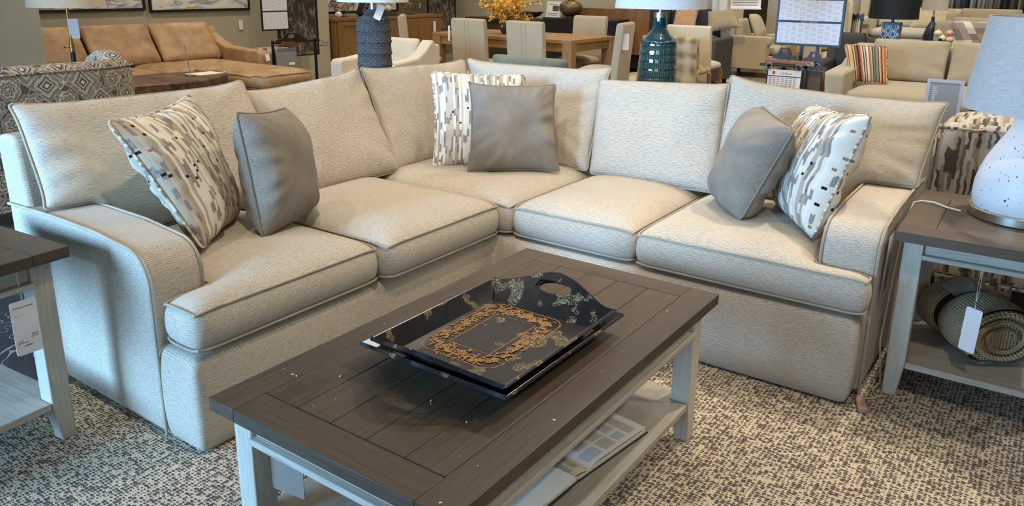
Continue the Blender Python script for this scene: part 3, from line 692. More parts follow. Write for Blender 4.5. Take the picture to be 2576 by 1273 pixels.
# ================================================================ SPECKLED TABLE LAMP
@cached
def speckle():
    q = NT('speckled_white_ceramic', .45); ob = q.obj()
    vo = q.n('TexVoronoi', {'Vector': q.mp(q.n('VectorMath', {0: ob, 1: q.n('VectorMath', {0: q.n('TexNoise', {'Vector': ob, 'Scale': 90}).outputs['Color'], 1: (.012, .012, .012)}, operation='MULTIPLY').outputs[0]}, operation='ADD').outputs[0], (105, 105, 84)), 'Scale': 1.0, 'Randomness': 1.0})
    rnd = q.sep(vo.outputs['Color']); k = q.ma('LESS_THAN', vo.outputs['Distance'], q.ma('MULTIPLY', q.ma('MAXIMUM', q.ma('SUBTRACT', rnd[0], .50), 0.0), .60))
    q.set('Base Color', q.mix(k, g(222, 222, 220), q.ramp(rnd[1], [(0, g(40, 42, 52)), (.75, g(110, 116, 126)), (.9, g(150, 90, 80))], 'CONSTANT'))); return q.m
def lamp(name, label, loc, body, bmat, base, basem, shade, smat, zs0, zs1, neck, nz0, nz1, nm, group=None, rz=0):
    t = thing(name, label, 'lamp', loc, rz)
    if base: b = B(); b.lathe([(0.001, 0), (base[0], 0), (base[0], base[1]), (0.001, base[1])], 64); b.build('base', basem, t, bevel=.003)
    b = B(); b.lathe(body, 72); b.build('body', bmat, t, smooth=True)
    b = B(); b.lathe([(0.001, nz0), (neck, nz0), (neck, nz1), (0.001, nz1)], 24); b.build('neck', nm, t)
    b = B(); th = .003; r0_, r1_ = shade; b.lathe([(r0_, zs0), (r1_, zs1), (r1_-th, zs1), (r0_-th, zs0), (r0_, zs0)], 96); b.build('lamp_shade', smat, t)
    b = B(); b.lathe([(.012, zs1-.03), (.014, zs1-.028), (.012, zs1-.026)], 16)
    for k in range(3): a = k*2*PI/3; b.tube([(0, 0, zs1-.028), (math.cos(a)*(r1_-.004), math.sin(a)*(r1_-.004), zs1-.015)], .0015, 5)
    b.tube([(0, 0, nz1), (0, 0, zs1-.02)], .005, 8); b.build('shade_fitter', nm, t); return t
NK = metal((196, 186, 170), .28)
bd = [(.001, .03), (.162, .03), (.173, .042), (.177, .075), (.175, .12), (.166, .165), (.149, .21), (.126, .255), (.106, .29), (.091, .325), (.083, .355), (.080, .372), (.074, .38), (.001, .382)]
lamp('table_lamp', 'large speckled white ceramic lamp with pale grey linen shade on the right end table', (-.03, 3.25, HT+.001), bd, speckle(), (.182, .034), NK, (.255, .215), linen((196, 196, 194)), .385, .70, .028, .385, .41, NK)
b = B(); b.tube([(-.225, 3.18, .662), (-.27, 3.20, .662), (-.32, 3.24, .664), (-.36, 3.245, .663), (-.385, 3.22, .659), (-.40, 3.19, .60), (-.405, 3.12, .40), (-.40, 3.0, .16), (-.37, 2.93, .03), (-.385, 2.87, .02), (-.36, 2.82, .02), (-.395, 2.79, .018)], .0032, 6)
tag(b.build('lamp_cord', plain((206, 190, 160), .3)), 'clear lamp cord running off the right end table down to the rug', 'cord')
b = B(); b.box(-.016, .016, -.05, .05, 0, .022); o = b.build('cord_plug', plain((176, 140, 116), .5), bevel=.006); o.location = (-.395, 2.735, .0125); o.rotation_euler = (0, 0, .35); tag(o, 'tan plug end of the cord on the rug beside the sofa', 'plug')

# ================================================================ ROLLED THROW ON THE LOWER SHELF
@cached
def knit():
    q = NT('knitted_wool', .95, spec=.1); uv = q.uv()
    w_ = q.n('TexWave', {'Vector': q.mp(uv, (1, 1, 1)), 'Scale': 34.0, 'Distortion': 1.5, 'Detail': 1.0, 'Detail Scale': 8.0}, bands_direction='X').outputs['Fac']
    w2 = q.n('TexWave', {'Vector': uv, 'Scale': 42.0, 'Distortion': 2.5, 'Detail': 1.0, 'Detail Scale': 6.0}, bands_direction='Y').outputs['Fac']
    f = q.ma('MULTIPLY', q.ma('ADD', w_, w2), .5); q.set('Base Color', q.ramp(f, [(.15, g(132, 112, 80)), (.5, g(178, 156, 120)), (.9, g(206, 186, 150))])); q.bump(f, .9, .006); return q.m
th_ = thing('rolled_throw', 'chunky knitted taupe throw rolled up on the right end table shelf', 'blanket', (0, 0, 0))
A0 = Vector((-.235, 3.36, .255)); A1 = Vector((-.02, 3.045, .262)); ax = (A1-A0).normalized(); sd = ax.cross(Vector((0, 0, 1))).normalized(); uu = Vector((0, 0, 1)); LEN = (A1-A0).length
def rollP(s_, a, r):
    pinch = 1-.20*math.exp(-((s_-.44)/.07)**2); end = (1-.75*max(0, (.16-s_)/.16)**2.2) if s_ < .16 else 1
    rr_ = r*pinch*end; c = A0+ax*(LEN*s_); x = math.cos(a)*rr_*1.28; z = math.sin(a)*rr_
    z = max(z, -.096*pinch) ; return c+sd*x+uu*(z+.004*mnoise.noise(Vector((s_*5, a, r*9))))
b = B(); b.grid(lambda u, v: rollP(v, u*2*PI, .112), 56, 36, uvf=lambda u, v: (u*.72, v*.40)); rel(b.build('roll', knit(), angle=180), th_)
V = []; b = B()
def spi(u, v):
    a = -.6+u*2*PI*2.6; r = .112-u*.078; w_ = .022*(v-.5); p = rollP(1.0, a, r); c = A0+ax*LEN; d = (p-c); d = d*(1-(.5-v)*.20*0)
    k = math.sin(v*PI); return c+d*(1+(v-1)*.23)+ax*(.018*k-.004)
b.grid(spi, 130, 6, uvf=lambda u, v: (u*1.1, v*.03)); b.build
rel(b.build('rolled_edge', knit(), angle=180), th_)
b = B(); b.add([A0+ax*(LEN*.965)+sd*math.cos(2*PI*k/30)*.13+uu*max(-.09, math.sin(2*PI*k/30)*.1) for k in range(30)], [tuple(range(30))]); rel(b.build('roll_core', knit(), fixn=False), th_)
b = B(); b.grid(lambda u, v: (lambda p, c: c+(p-c)*1.03)(rollP(.44+(v-.5)*.085, u*2*PI, .112), A0+ax*(LEN*(.44+(v-.5)*.085))), 48, 2); rel(b.build('band', plain((24, 24, 26), .8), angle=180), th_)
b = B(); b.grid(lambda u, v: (lambda p, c: c+(p-c)*1.06)(rollP(.24+.26*v, PI*.30+u*PI*.24, .112), A0+ax*(LEN*(.22+.34*v))), 10, 8); rel(b.build('paper_label', plain((150, 150, 138), .7), solid=.001, fixn=False), th_)
recenter(th_, (-.13, 3.2, .15))
swing_tag('white price tag hanging in front of the rolled throw', (-.115, 2.905, .40), (.35, -.2, 0), (.12, 0, 1), .058, .155, [('--- ----', .006, -.02, -.06, INK), ('---- --', .005, -.02, -.075, INK)], (.0, .01, .16))
def lifted_tag():
    t = thing('sofa_label', 'clear plastic covered label hanging on the outside of the right sofa arm', 'label', (-.405, 2.92, .50)); b = B()
    b.add([(0, -.05, -.12), (0, .05, -.12), (0, .06, .10), (0, -.02, .10)], [(0, 1, 2, 3)]); b.build('sleeve', plain((168, 164, 158), .2), t, solid=.002, fixn=False); return t
lifted_tag()

# ================================================================ LAMPS BEHIND THE SECTIONAL
@cached
def carved():
    q = NT('carved_grey_resin', .7); uv = q.uv(); sp = q.sep(uv); U_ = q.ma('DIVIDE', sp[0], .066); V_ = q.ma('DIVIDE', sp[1], .062)
    fu = q.ma('SUBTRACT', q.ma('FRACT', U_), .5); fv = q.ma('FRACT', q.ma('ADD', V_, q.ma('MULTIPLY', q.ma('FLOOR', U_), .5)))
    r = q.ma('SQRT', q.ma('ADD', q.ma('MULTIPLY', q.ma('SUBTRACT', q.ma('ABSOLUTE', fu), .25), q.ma('SUBTRACT', q.ma('ABSOLUTE', fu), .25)), q.ma('MULTIPLY', q.ma('MULTIPLY', fv, fv), .35)))
    f = q.ma('ADD', q.ma('MULTIPLY', q.ma('SINE', q.ma('MULTIPLY', r, 62)), .5), .5); n_ = q.noise(uv, 30, 3)
    q.set('Base Color', q.ramp(q.ma('ADD', q.ma('MULTIPLY', f, .6), q.ma('MULTIPLY', n_, .4)), [(.2, g(46, 46, 46)), (.55, g(78, 78, 76)), (.85, g(118, 116, 112))])); q.bump(f, .9, .008); return q.m
def console(label, x0, x1, y0, y1, h):
    t = thing('side_table', label, 'table', ((x0+x1)/2, (y0+y1)/2, 0)); b = B(); b.box(x0, x1, y0, y1, h-.03, h); rel(b.build('tabletop', DK, bevel=.003), t)
    for x in (x0, x1-.04):
        for y in (y0, y1-.04): b = B(); b.box(x, x+.04, y, y+.04, 0, h-.03); rel(b.build('leg', DK, bevel=.002), t)
console('dark side table behind the sectional under the carved grey lamp', -3.86, -3.36, 3.36, 3.86, .757)
console('dark side table behind the sectional under the teal lamp', -2.37, -1.87, 4.37, 4.87, .712)
def poly_lathe(b, prof, n, sq):
    pass
R_ = .108
def carved_body():
    prof = [(.001, 0), (R_, 0), (R_, .02)]
    for k in range(6):
        z = .02+k*.072; prof += [(R_+.001, z+.004), (R_+.005, z+.010), (R_, z+.018), (R_-.003, z+.066)]
    prof += [(R_-.002, .452), (R_-.012, .462), (R_*.62, .476), (R_*.5, .49), (R_*.46, .512), (.02, .514), (.001, .514)]
    return prof
lamp('carved_lamp', 'carved grey blue cylinder lamp with white shade behind the left back cushions', (-3.60, 3.60, .757), carved_body(), carved(), None, None, (.222, .20), linen((204, 204, 202)), .56, .85, .022, .512, .565, NK)
swing_tag('white price tag on the neck of the carved grey lamp', (-3.50, 3.58, 1.30), (.45, .5, -.35), (-.4, .1, .6), .045, .12)
@cached
def teal():
    q = NT('teal_glaze', .08, spec=.9); uv = q.uv(); sp = q.sep(uv)
    fv = q.ma('FRACT', q.ma('DIVIDE', sp[1], .048)); fu = q.ma('ABSOLUTE', q.ma('SUBTRACT', q.ma('FRACT', q.ma('DIVIDE', sp[0], .0125)), .5))
    inb = q.ma('MULTIPLY', q.ma('GREATER_THAN', fv, .25), q.ma('GREATER_THAN', fu, .36)); body = q.ma('MULTIPLY', q.ma('LESS_THAN', sp[1], .50), inb)
    q.set('Base Color', q.mix(body, q.mix(q.noise(uv, 9, 2), g(4, 40, 54), g(8, 64, 66)), g(84, 116, 92))); q.set('Coat Weight', 1.0); q.set('Coat Roughness', .05)
    q.bump(q.ma('ADD', body, q.ma('MULTIPLY', q.noise(uv, 26, 2), .8)), .6, .004); return q.m
tb = [(.001, 0), (.118, 0), (.1305, .012)]
for k in range(7):
    z = .012+k*.054; r = .131-.0030*k; tb += [(r, z+.006), (r+.0025, z+.014), (r+.0015, z+.04)]
tb += [(.110, .392), (.100, .405), (.068, .432), (.048, .460), (.041, .49), (.038, .53), (.001, .532)]
lamp('teal_lamp', 'glossy teal ribbed ceramic lamp with white shade behind the right back cushions', (-2.12, 4.62, .712), tb, teal(), None, None, (.285, .245), linen((204, 208, 214)), .588, .95, .016, .56, .64, NK)
b = B(); b.lathe([(.001, .53), (.041, .53), (.041, .562), (.001, .562)], 32); o = b.build('neck_collar', metal((190, 184, 170), .35)); o.location = (0, 0, 0)
for q_ in bpy.data.objects:
    if q_.name == 'teal_lamp': o.location = (0, 0, 0); o.parent = q_

# ================================================================ PATTERNED CHAIRS NEXT TO THE SECTIONAL
@cached
def kilim():
    q = NT('medallion_weave', .9, spec=.15); uv = q.uv(); n_ = q.n('TexNoise', {'Vector': uv, 'Scale': 14.0, 'Detail': 1.0}).outputs['Color']
    v = q.n('VectorMath', {0: uv, 1: q.n('VectorMath', {0: n_, 1: (.03, .03, 0)}, operation='MULTIPLY').outputs[0]}, operation='ADD').outputs[0]
    sp = q.sep(v); a = q.ma('DIVIDE', q.ma('ADD', sp[0], sp[1]), .21); c = q.ma('DIVIDE', q.ma('SUBTRACT', sp[0], sp[1]), .21)
    fa = q.ma('SUBTRACT', q.ma('FRACT', a), .5); fc = q.ma('SUBTRACT', q.ma('FRACT', c), .5)
    cell = q.white(q.comb(q.ma('FLOOR', a), q.ma('FLOOR', c), 2.2))
    r = q.ma('SQRT', q.ma('ADD', q.ma('MULTIPLY', fa, fa), q.ma('MULTIPLY', fc, fc))); th = q.ma('ARCTAN2', fa, fc)
    m_ = q.ma('MAXIMUM', q.ma('ABSOLUTE', fa), q.ma('ABSOLUTE', fc))
    pet = q.ma('ADD', r, q.ma('MULTIPLY', q.ma('COSINE', q.ma('MULTIPLY', th, 8)), .035)); sel = q.ma('GREATER_THAN', cell, .5)
    d = q.ma('ADD', q.ma('MULTIPLY', sel, pet), q.ma('MULTIPLY', q.ma('SUBTRACT', 1, sel), m_)); d = q.ma('ADD', d, q.ma('MULTIPLY', q.ma('SUBTRACT', cell, .5), .05))
    med = q.ramp(d, [(0, g(212, 202, 176)), (.055, g(66, 62, 66)), (.10, g(150, 134, 114)), (.16, g(214, 202, 176)), (.185, g(70, 64, 66)), (.23, g(176, 160, 134)), (.30, g(206, 196, 170)), (.325, g(136, 120, 102)), (.40, g(148, 132, 112)), (.46, g(204, 194, 168)), (.475, g(98, 88, 80))], 'CONSTANT')
    s_ = q.noise(v, 17, 0); vine = q.ma('LESS_THAN', q.ma('ABSOLUTE', q.ma('SUBTRACT', s_, .5)), .014); out = q.ma('GREATER_THAN', d, .33)
    q.set('Base Color', q.mix(q.ma('MULTIPLY', q.ma('MULTIPLY', vine, out), .9), med, g(214, 204, 178))); q.bump(q.noise(uv, 300, 2), .2, .001); return q.m
KM = kilim()
t = thing('accent_chair', 'brown and cream medallion patterned armchair seen from behind at the left', 'armchair', (0, 0, 0))
b = B()  # curved back, outer face toward the camera
def kb(u, v, off=0.0, hz=0):
    a = (u-.5); y = 2.10+a*1.24; x = -4.98-.12*(abs(a)*2)**3+off; return x, y
N_ = 40; prof = []
V = []; F = []
def backring(i):
    u = i/N_; a = (u-.5)*2; cv = .18*abs(a)**4
    y = 2.10+a*.73; xo = -4.88-cv; top = .915-.0*a; sh_ = [(0, .12), (.0, .5), (-.01, .84), (-.03, .90), (-.06, .932), (-.12, .945), (-.19, .93), (-.23, .88), (-.22, .50), (-.22, .12)]
    return [(xo+p[0], y, p[1]+(-.012*a*a)) for p in sh_]
rings = [backring(i) for i in range(N_+1)]; m_ = len(rings[0])
V = [p for r in rings for p in r]
F = [(i*m_+k, (i+1)*m_+k, (i+1)*m_+k+1, i*m_+k+1) for i in range(N_) for k in range(m_-1)]+[tuple(range(m_)), tuple(N_*m_+k for k in range(m_))]
b.add(V, F); back = b.build('backrest', KM, t, sub=1, angle=180)
b = B(); b.tube([(r[3][0]+.006, r[3][1], r[3][2]) for r in rings], .007, 6); b.build('piping', KM, back)
for y in (1.42, 2.64):
    b = B(); b.prism([(-5.72, .12), (-5.02, .12), (-5.05, .90), (-5.12, .97), (-5.22, .985), (-5.34, .94), (-5.45, .80), (-5.60, .66), (-5.74, .62)], 1, y, y+.16); b.build('arm', KM, t, bevel=.05, seg=4, angle=60)
b = B(); b.box(-5.75, -5.05, 1.56, 2.66, .12, .34); b.build('base', KM, t, bevel=.02)
soft_block('seat_cushion', [(-5.74, -5.12, 1.58, 2.64)], .34, .47, KM, t, cell=.06, welt=.005)
for x in (-5.68, -4.98):
    for y in (1.5, 2.7): b = B(); b.lathe([(.001, 0), (.016, 0), (.026, .12), (.001, .12)], 16, (x, y, 0)); b.build('leg', plain((46, 34, 26), .4), t)
recenter(t, (-5.3, 2.1, 0))
@cached
def strokes():
    q = NT('brushstroke_print', .85, spec=.2); uv = q.uv(); n_ = q.n('TexNoise', {'Vector': uv, 'Scale': 26.0, 'Detail': 2.0}).outputs['Color']
    v = q.n('VectorMath', {0: uv, 1: q.n('VectorMath', {0: n_, 1: (.022, .09, 0)}, operation='MULTIPLY').outputs[0]}, operation='ADD').outputs[0]; sp = q.sep(v)
    u_ = q.ma('DIVIDE', sp[0], .013); cu = q.ma('FLOOR', u_); vv = q.ma('ADD', q.ma('DIVIDE', sp[1], .105), q.ma('MULTIPLY', q.white(q.comb(cu, 1.3)), 3)); r = q.white(q.comb(cu, q.ma('FLOOR', vv), 4.4))
    base = q.ramp(r, [(0, g(226, 220, 206)), (.26, g(176, 166, 152)), (.4, g(66, 60, 58)), (.52, g(236, 230, 218)), (.68, g(128, 112, 88)), (.76, g(204, 194, 176)), (.88, g(104, 106, 106)), (.95, g(74, 52, 40))], 'CONSTANT')
    q.set('Base Color', q.mix(q.ma('MULTIPLY', q.noise(q.mp(uv, (400, 30, 1)), 1, 2), .5), base, g(160, 150, 136))); return q.m
SM = strokes()
t = thing('accent_chair', 'boxy chair in brown grey and white brushstroke print behind the right end table', 'chair', (0, 0, 0))
soft_block('backrest', [(-.452, .42, 4.02, 4.13)], .11, .845, SM, t, cell=.04, crown=.012, bulge=.006, it=2, welt=.006, layers=8, R=.05)
soft_block('seat_cushion', [(-.45, .415, 4.14, 4.55)], .42, .835, SM, t, cell=.05, crown=.03, it=2, layers=4)
b = B(); b.box(-.44, .41, 4.05, 4.53, .09, .42); b.build('base', SM, t, bevel=.02)
for x in (-.38, .0, .38): b = B(); b.box(x-.03, x+.03, 4.04, 4.1, 0, .11); b.build('leg', plain((24, 22, 22), .5), t, bevel=.004)
recenter(t, (0, 4.3, 0))
# ================================================================ SHOWROOM BEHIND: helpers
DWOOD = wood((60, 42, 30), (32, 22, 16), .45); OAK = wood((150, 112, 66), (104, 74, 40), .5); LEGD = plain((38, 28, 22), .5)
def lounge(name, label, cat, loc, rz, W_, D_, mat, seat=.46, arm=.60, back=.86, aw=.15, nb=2, ns=2, style='box', legs=.12, cush=None, backs=True, group=None, bt=.2, lean=.12, r=.05, armf=0.0, lift=0.0):
    """seat furniture facing local -y; local origin = front left corner on the floor"""
    t = thing(name, label, cat, loc, rz, group); cm = cush or mat
    b = B(); b.box(aw*.5, W_-aw*.5, .03, D_-.03, legs, seat-.15); b.build('base', mat, t, bevel=.02, seg=2)
    b = B(); b.prism([(D_-bt-.02, legs), (D_-.02, legs), (D_+.02, back-.10-lift), (D_-.0, back-.06-lift), (D_-bt+.05, back-.06-lift), (D_-bt, back-.12-lift)], 0, .01, W_-.01); b.build('back_frame', mat, t, bevel=.025, seg=3, angle=60)
    for x in (0, W_-aw):
        b = B()
        if style == 'box': P = [(armf, legs-.01), (armf, arm-.03), (armf+.02, arm), (D_-.02, arm+.01), (D_, legs-.01)]
        elif style == 'slope': P = [(armf, legs-.01), (armf, arm-.04), (armf+.03, arm-.005), (armf+.22, arm), (D_*.52, arm+.02), (D_*.68, arm+.09), (D_*.84, arm+.20), (D_-.03, min(back-.1, arm+.26)), (D_, legs)]
        else: P = [(armf+.05, legs-.01), (armf+.05, arm-.14), (armf, arm-.12), (armf, arm-.03), (armf+.03, arm), (D_*.8, arm), (D_-.03, back-.08), (D_, legs)]
        b.prism(P, 0, x, x+aw); b.build('arm', mat, t, bevel=r*.7, seg=3, angle=60)
    w_ = (W_-2*aw)/ns
    for k in range(ns): soft_block('seat_cushion', [(aw+k*w_+.004, aw+(k+1)*w_-.004, .0, D_-bt-.06)], seat-.15, seat-.02, cm, t, crown=.03, cell=.09, it=2, layers=2, bulge=.015, seed=k)
    if backs:
        w_ = (W_-2*aw)/nb
        for k in range(nb):
            a, c = aw+k*w_+.005, aw+(k+1)*w_-.005
            pillow('back_cushion', [(a, D_-bt+.0, back), (c, D_-bt+.0, back), (c, D_-bt-lean, seat+.0), (a, D_-bt-lean, seat+.0)], .07, .08, cm, t, pinch=(.02, .02, .02, 0), n=16, a=5, b=.42, rc=.14, piping=None, seed=k+3, wr=.012)
    if legs > .03:
        for x in (.07, W_-.07):
            for y in (.08, D_-.08): b = B(); b.prism([(x-.025, y-.025), (x+.025, y-.025), (x+.025, y+.025), (x-.025, y+.025)], 2, 0, legs+.01); b.build('leg', LEGD, t)
    return t
def tpb(label, cs, mat, tf=.06, tb=.05, **k): return tag(pillow('throw_pillow', cs, tf, tb, mat, n=16, piping=.004, **k), label, 'pillow')
def swatches(t, x0, x1, y0, y1, ztop, zbot, cols, ax=0):
    n = len(cols)
    for k, c in enumerate(cols):
        f = (k+.5)/n; b = B()
        if ax == 0: y = y0+(y1-y0)*f; b.grid(lambda u, v: (x0+(x1-x0)*u+.01*math.sin(v*5+k), y+.012*math.sin(u*5+k*2)*v, ztop-(ztop-zbot)*v), 10, 6)
        else: x = x0+(x1-x0)*f; b.grid(lambda u, v: (x+.012*math.sin(u*5+k*2)*v, y0+(y1-y0)*u+.01*math.sin(v*5+k), ztop-(ztop-zbot)*v), 10, 6)
        rel(b.build('fabric_swatch', cloth(c, .12, 200.0), solid=.006, fixn=False), t)
def hanger(t, P, L, d, mat, h=.06):
    """wooden sample hanger with a cut-out grip, along unit direction d"""
    M = frame_mat(P, (d[0], d[1], 0), (0, 0, 1)); b = B()
    out = [(-L/2, -.02), (L/2, -.02), (L/2, .0), (L*.30, .015), (L*.18, h), (-L*.18, h), (-L*.30, .015), (-L/2, .0)]
    inn = [(-L*.12, .018), (L*.12, .018), (L*.10, h-.014), (-L*.10, h-.014)]
    b.prism([(-L/2, -.02), (L/2, -.02), (L/2, .0), (L*.30, .014), (-L*.30, .014), (-L/2, .0)], 2, -.008, .008, M=M)
    b.prism([(-L*.30, .013), (-L*.12, .013), (-L*.10, h-.014), (-L*.18, h)], 2, -.008, .008, M=M); b.prism([(L*.12, .013), (L*.30, .013), (L*.18, h), (L*.10, h-.014)], 2, -.008, .008, M=M)
    b.prism([(-L*.10, h-.014), (L*.10, h-.014), (L*.18, h), (-L*.18, h)], 2, -.008, .008, M=M)
    rel(b.build('hanger', mat, bevel=.002), t)
@cached
def diagrams():
    q = NT('printed_furniture_diagrams', .5); sp = q.sep(q.uv())
    u = q.ma('DIVIDE', sp[0], .052); v = q.ma('DIVIDE', sp[1], .042); v = q.ma('ADD', v, q.ma('MULTIPLY', q.ma('FLOOR', u), .35)); iu, iv = q.ma('FLOOR', u), q.ma('FLOOR', v)
    w1 = q.ma('ADD', .20, q.ma('MULTIPLY', q.white(q.comb(iu, iv, 1)), .18)); w2 = q.ma('ADD', .16, q.ma('MULTIPLY', q.white(q.comb(iu, iv, 2)), .16))
    dx = q.ma('SUBTRACT', q.ma('ABSOLUTE', q.ma('SUBTRACT', q.ma('FRACT', u), .5)), w1); dy = q.ma('SUBTRACT', q.ma('ABSOLUTE', q.ma('SUBTRACT', q.ma('FRACT', v), .5)), w2)
    d = q.ma('MAXIMUM', dx, dy); line = q.ma('MULTIPLY', q.ma('LESS_THAN', d, 0.0), q.ma('GREATER_THAN', d, -.05)); fill = q.ma('MULTIPLY', q.ma('LESS_THAN', d, -.09), q.ma('GREATER_THAN', q.ma('SINE', q.ma('MULTIPLY', sp[1], 1400)), .3))
    q.set('Base Color', q.mix(q.ma('ADD', q.ma('MULTIPLY', line, .65), q.ma('MULTIPLY', fill, .25)), g(214, 214, 218), g(90, 92, 104))); return q.m
NAVY = plain((34, 34, 62), .5); BLKM = plain((18, 18, 20), .4); CHR = metal((200, 200, 196), .2)
def board(label, P, xd, W_, H_, hdr, pole, base_z=0.0, tilt=(0, 0, 1)):
    """poster board on a stand: P = lower left corner of the face"""
    t = thing('display_board', label, 'sign', (P[0], P[1], 0)); M = frame_mat(P, xd, tilt)
    b = B(); b.box(-.012, W_+.012, -.012, H_+.012, -.02, 0, M=M); rel(b.build('frame', BLKM, bevel=.002), t)
    b = B(); b.add([M @ Vector(p) for p in ((.006, .006, .001), (W_-.006, .006, .001), (W_-.006, H_-.006, .001), (.006, H_-.006, .001))], [(0, 1, 2, 3)], [[(0, 0), (W_, 0), (W_, H_), (0, H_)]]); rel(b.build('printed_sheet', diagrams(), fixn=False), t)
    for z, tx in hdr:
        b = B(); b.add([M @ Vector(p) for p in ((.006, z, .002), (W_-.006, z, .002), (W_-.006, z+.016, .002), (.006, z+.016, .002))], [(0, 1, 2, 3)]); rel(b.build('header_bar', NAVY, fixn=False), t)
        if tx: o = text(tx, .012, plain((220, 220, 226), .5), t, M @ Matrix.Translation((W_/2, z+.004, .003)), align='CENTER'); o.matrix_parent_inverse = Matrix.Translation(-t.location)
    for x in pole:
        c = M @ Vector((x, 0, -.03)); b = B(); b.box(c.x-.011, c.x+.011, c.y-.011, c.y+.011, .02, P[2]+.2); rel(b.build('pole', BLKM), t)
    c = M @ Vector((sum(pole)/len(pole), 0, -.03)); b = B(); b.box(c.x-.2, c.x+.2, c.y-.18, c.y+.18, 0, .02); rel(b.build('base_plate', BLKM, bevel=.003), t)
    return t

# ---------------------------------------------------------------- left: leather sofa, art, floor lamp, slab table
@cached
def leather():
    q = NT('tan_leather', .5); ob = q.obj(); lo = q.noise(ob, 5, 4, .6); hi = q.noise(ob, 90, 2)
    q.set('Base Color', q.ramp(lo, [(.3, g(128, 98, 64)), (.55, g(160, 127, 88)), (.75, g(180, 147, 108))])); q.bump(q.ma('ADD', hi, q.ma('MULTIPLY', lo, 3)), .25, .003); return q.m
LE = leather()
t = lounge('leather_sofa', 'tan leather sofa with chaise by the left wall', 'sofa', (-8.02, 3.45, 0), PI/2, 2.78, 1.30, LE, seat=.47, arm=.60, back=.91, aw=.16, nb=3, ns=2, style='slope', legs=.1, bt=.28, lean=.30, armf=.0)
o = soft_block('chaise_cushion', [(-8.7, -7.05, 5.18, 6.04), (-7.1, -6.92, 5.26, 5.96)], .30, .445, LE, None, crown=.035, cell=.08, it=3, welt=.006); rel(o, t)
b = B(); b.box(-8.0, -6.98, 5.2, 6.02, .1, .30); rel(b.build('chaise_base', LE, bevel=.03, seg=3), t)
swing_tag('white price tag on the arm of the tan leather sofa', (-7.995, 6.16, .56), (0, 1, .2), (0, -.2, 1), .06, .085)
@cached
def abstract_pale(seed=0):
    q = NT('pale_abstract_painting', .6); uv = q.uv(); m1 = q.mp(uv, (1.4, 3.2, 1), (seed*3.1, seed*1.7, 0)); n1 = q.noise(m1, 1.6, 4, .55, 1.2); n2 = q.noise(m1, 1.1, 2, .5, .8); n3 = q.noise(q.mp(uv, (2, 5, 1), (seed*5, 2, 0)), 1.3, 2)
    c = q.ramp(n1, [(.34, g(226, 218, 196)), (.5, g(206, 204, 200)), (.58, g(128, 134, 140)), (.68, g(216, 212, 200))])
    c = q.mix(q.ma('GREATER_THAN', n3, .64), c, g(206, 160, 34)); q.set('Base Color', q.mix(q.ma('GREATER_THAN', n2, .68), c, g(82, 98, 112))); return q.m
@cached
def abstract_dark(seed=0):
    q = NT('dark_abstract_painting', .5); uv = q.uv(); n1 = q.noise(q.mp(uv, (6, 4, 1), (seed, seed*2, 0)), 1.5, 8, .72, .5); n2 = q.noise(q.mp(uv, (30, 10, 1)), 1, 3, .7)
    h = q.ma('MULTIPLY', q.sep(uv)[1], .10)
    q.set('Base Color', q.ramp(q.ma('SUBTRACT', q.ma('ADD', q.ma('MULTIPLY', n1, .7), q.ma('MULTIPLY', n2, .3)), h), [(.33, g(22, 20, 20)), (.45, g(62, 52, 44)), (.54, g(122, 110, 98)), (.66, g(196, 188, 176))])); return q.m
def framed(name, label, ax, pos, a0, a1, z0, z1, mat, fw_=.03, dep=.035, sgn=1, cat='picture', fm=None):
    t = thing(name, label, cat, (pos, a0, z0) if ax == 0 else (a0, pos, z0)); fm = fm or BLKM
    b = B(); lo, hi = sorted((pos, pos+sgn*dep))
    for r in ((a0, a1, z0, z0+fw_), (a0, a1, z1-fw_, z1), (a0, a0+fw_, z0+fw_, z1-fw_), (a1-fw_, a1, z0+fw_, z1-fw_)):
        if ax == 0: b.box(lo, hi, r[0], r[1], r[2], r[3])
        else: b.box(r[0], r[1], lo, hi, r[2], r[3])
    rel(b.build('frame', fm, bevel=.002), t)
    f = pos+sgn*dep*.6; A0, A1, Z0, Z1 = a0+fw_*.9, a1-fw_*.9, z0+fw_*.9, z1-fw_*.9; b = B()
    P = [(f, A0, Z0), (f, A1, Z0), (f, A1, Z1), (f, A0, Z1)] if ax == 0 else [(A0, f, Z0), (A1, f, Z0), (A1, f, Z1), (A0, f, Z1)]
    Q = [(p[0]-sgn*.012, p[1], p[2]) if ax == 0 else (p[0], p[1]-sgn*.012, p[2]) for p in P]
    b.add(P+Q, [(0, 1, 2, 3), (4, 7, 6, 5), (0, 4, 5, 1), (1, 5, 6, 2), (2, 6, 7, 3), (3, 7, 4, 0)], [[(0, 0), (A1-A0, 0), (A1-A0, Z1-Z0), (0, Z1-Z0)]]+[[(0, 0)]*4]*5)
    rel(b.build('canvas', mat, smooth=False), t); return t
framed('framed_painting', 'pale abstract painting in a black frame, left of the two above the leather sofa', 0, -9.97, 3.9, 5.80, 1.03, 2.1, abstract_pale(1))
framed('framed_painting', 'pale abstract painting with ochre strokes, right of the two above the leather sofa', 0, -9.97, 5.86, 7.42, 1.0, 2.05, abstract_pale(2))
framed('framed_painting', 'tall dark abstract canvas leaning behind the fabric rack at the left wall pier', 0, -9.2, 7.3, 8.02, .36, 2.2, abstract_dark(1), .02)
swing_tag('small white price tag on the wall beside the right painting', (-9.955, 7.25, .86), (0, 1, 0), (0, 0, 1), .07, .14)
LSH = linen((214, 200, 172))
t = thing('floor_lamp', 'floor lamp with beige shade and brass pole behind the medallion armchair', 'lamp', (-6.5, 3.14, 0))
b = B(); b.lathe([(.28, 1.215), (.25, 1.52), (.247, 1.52), (.277, 1.215), (.28, 1.215)], 64); b.build('lamp_shade', LSH, t)
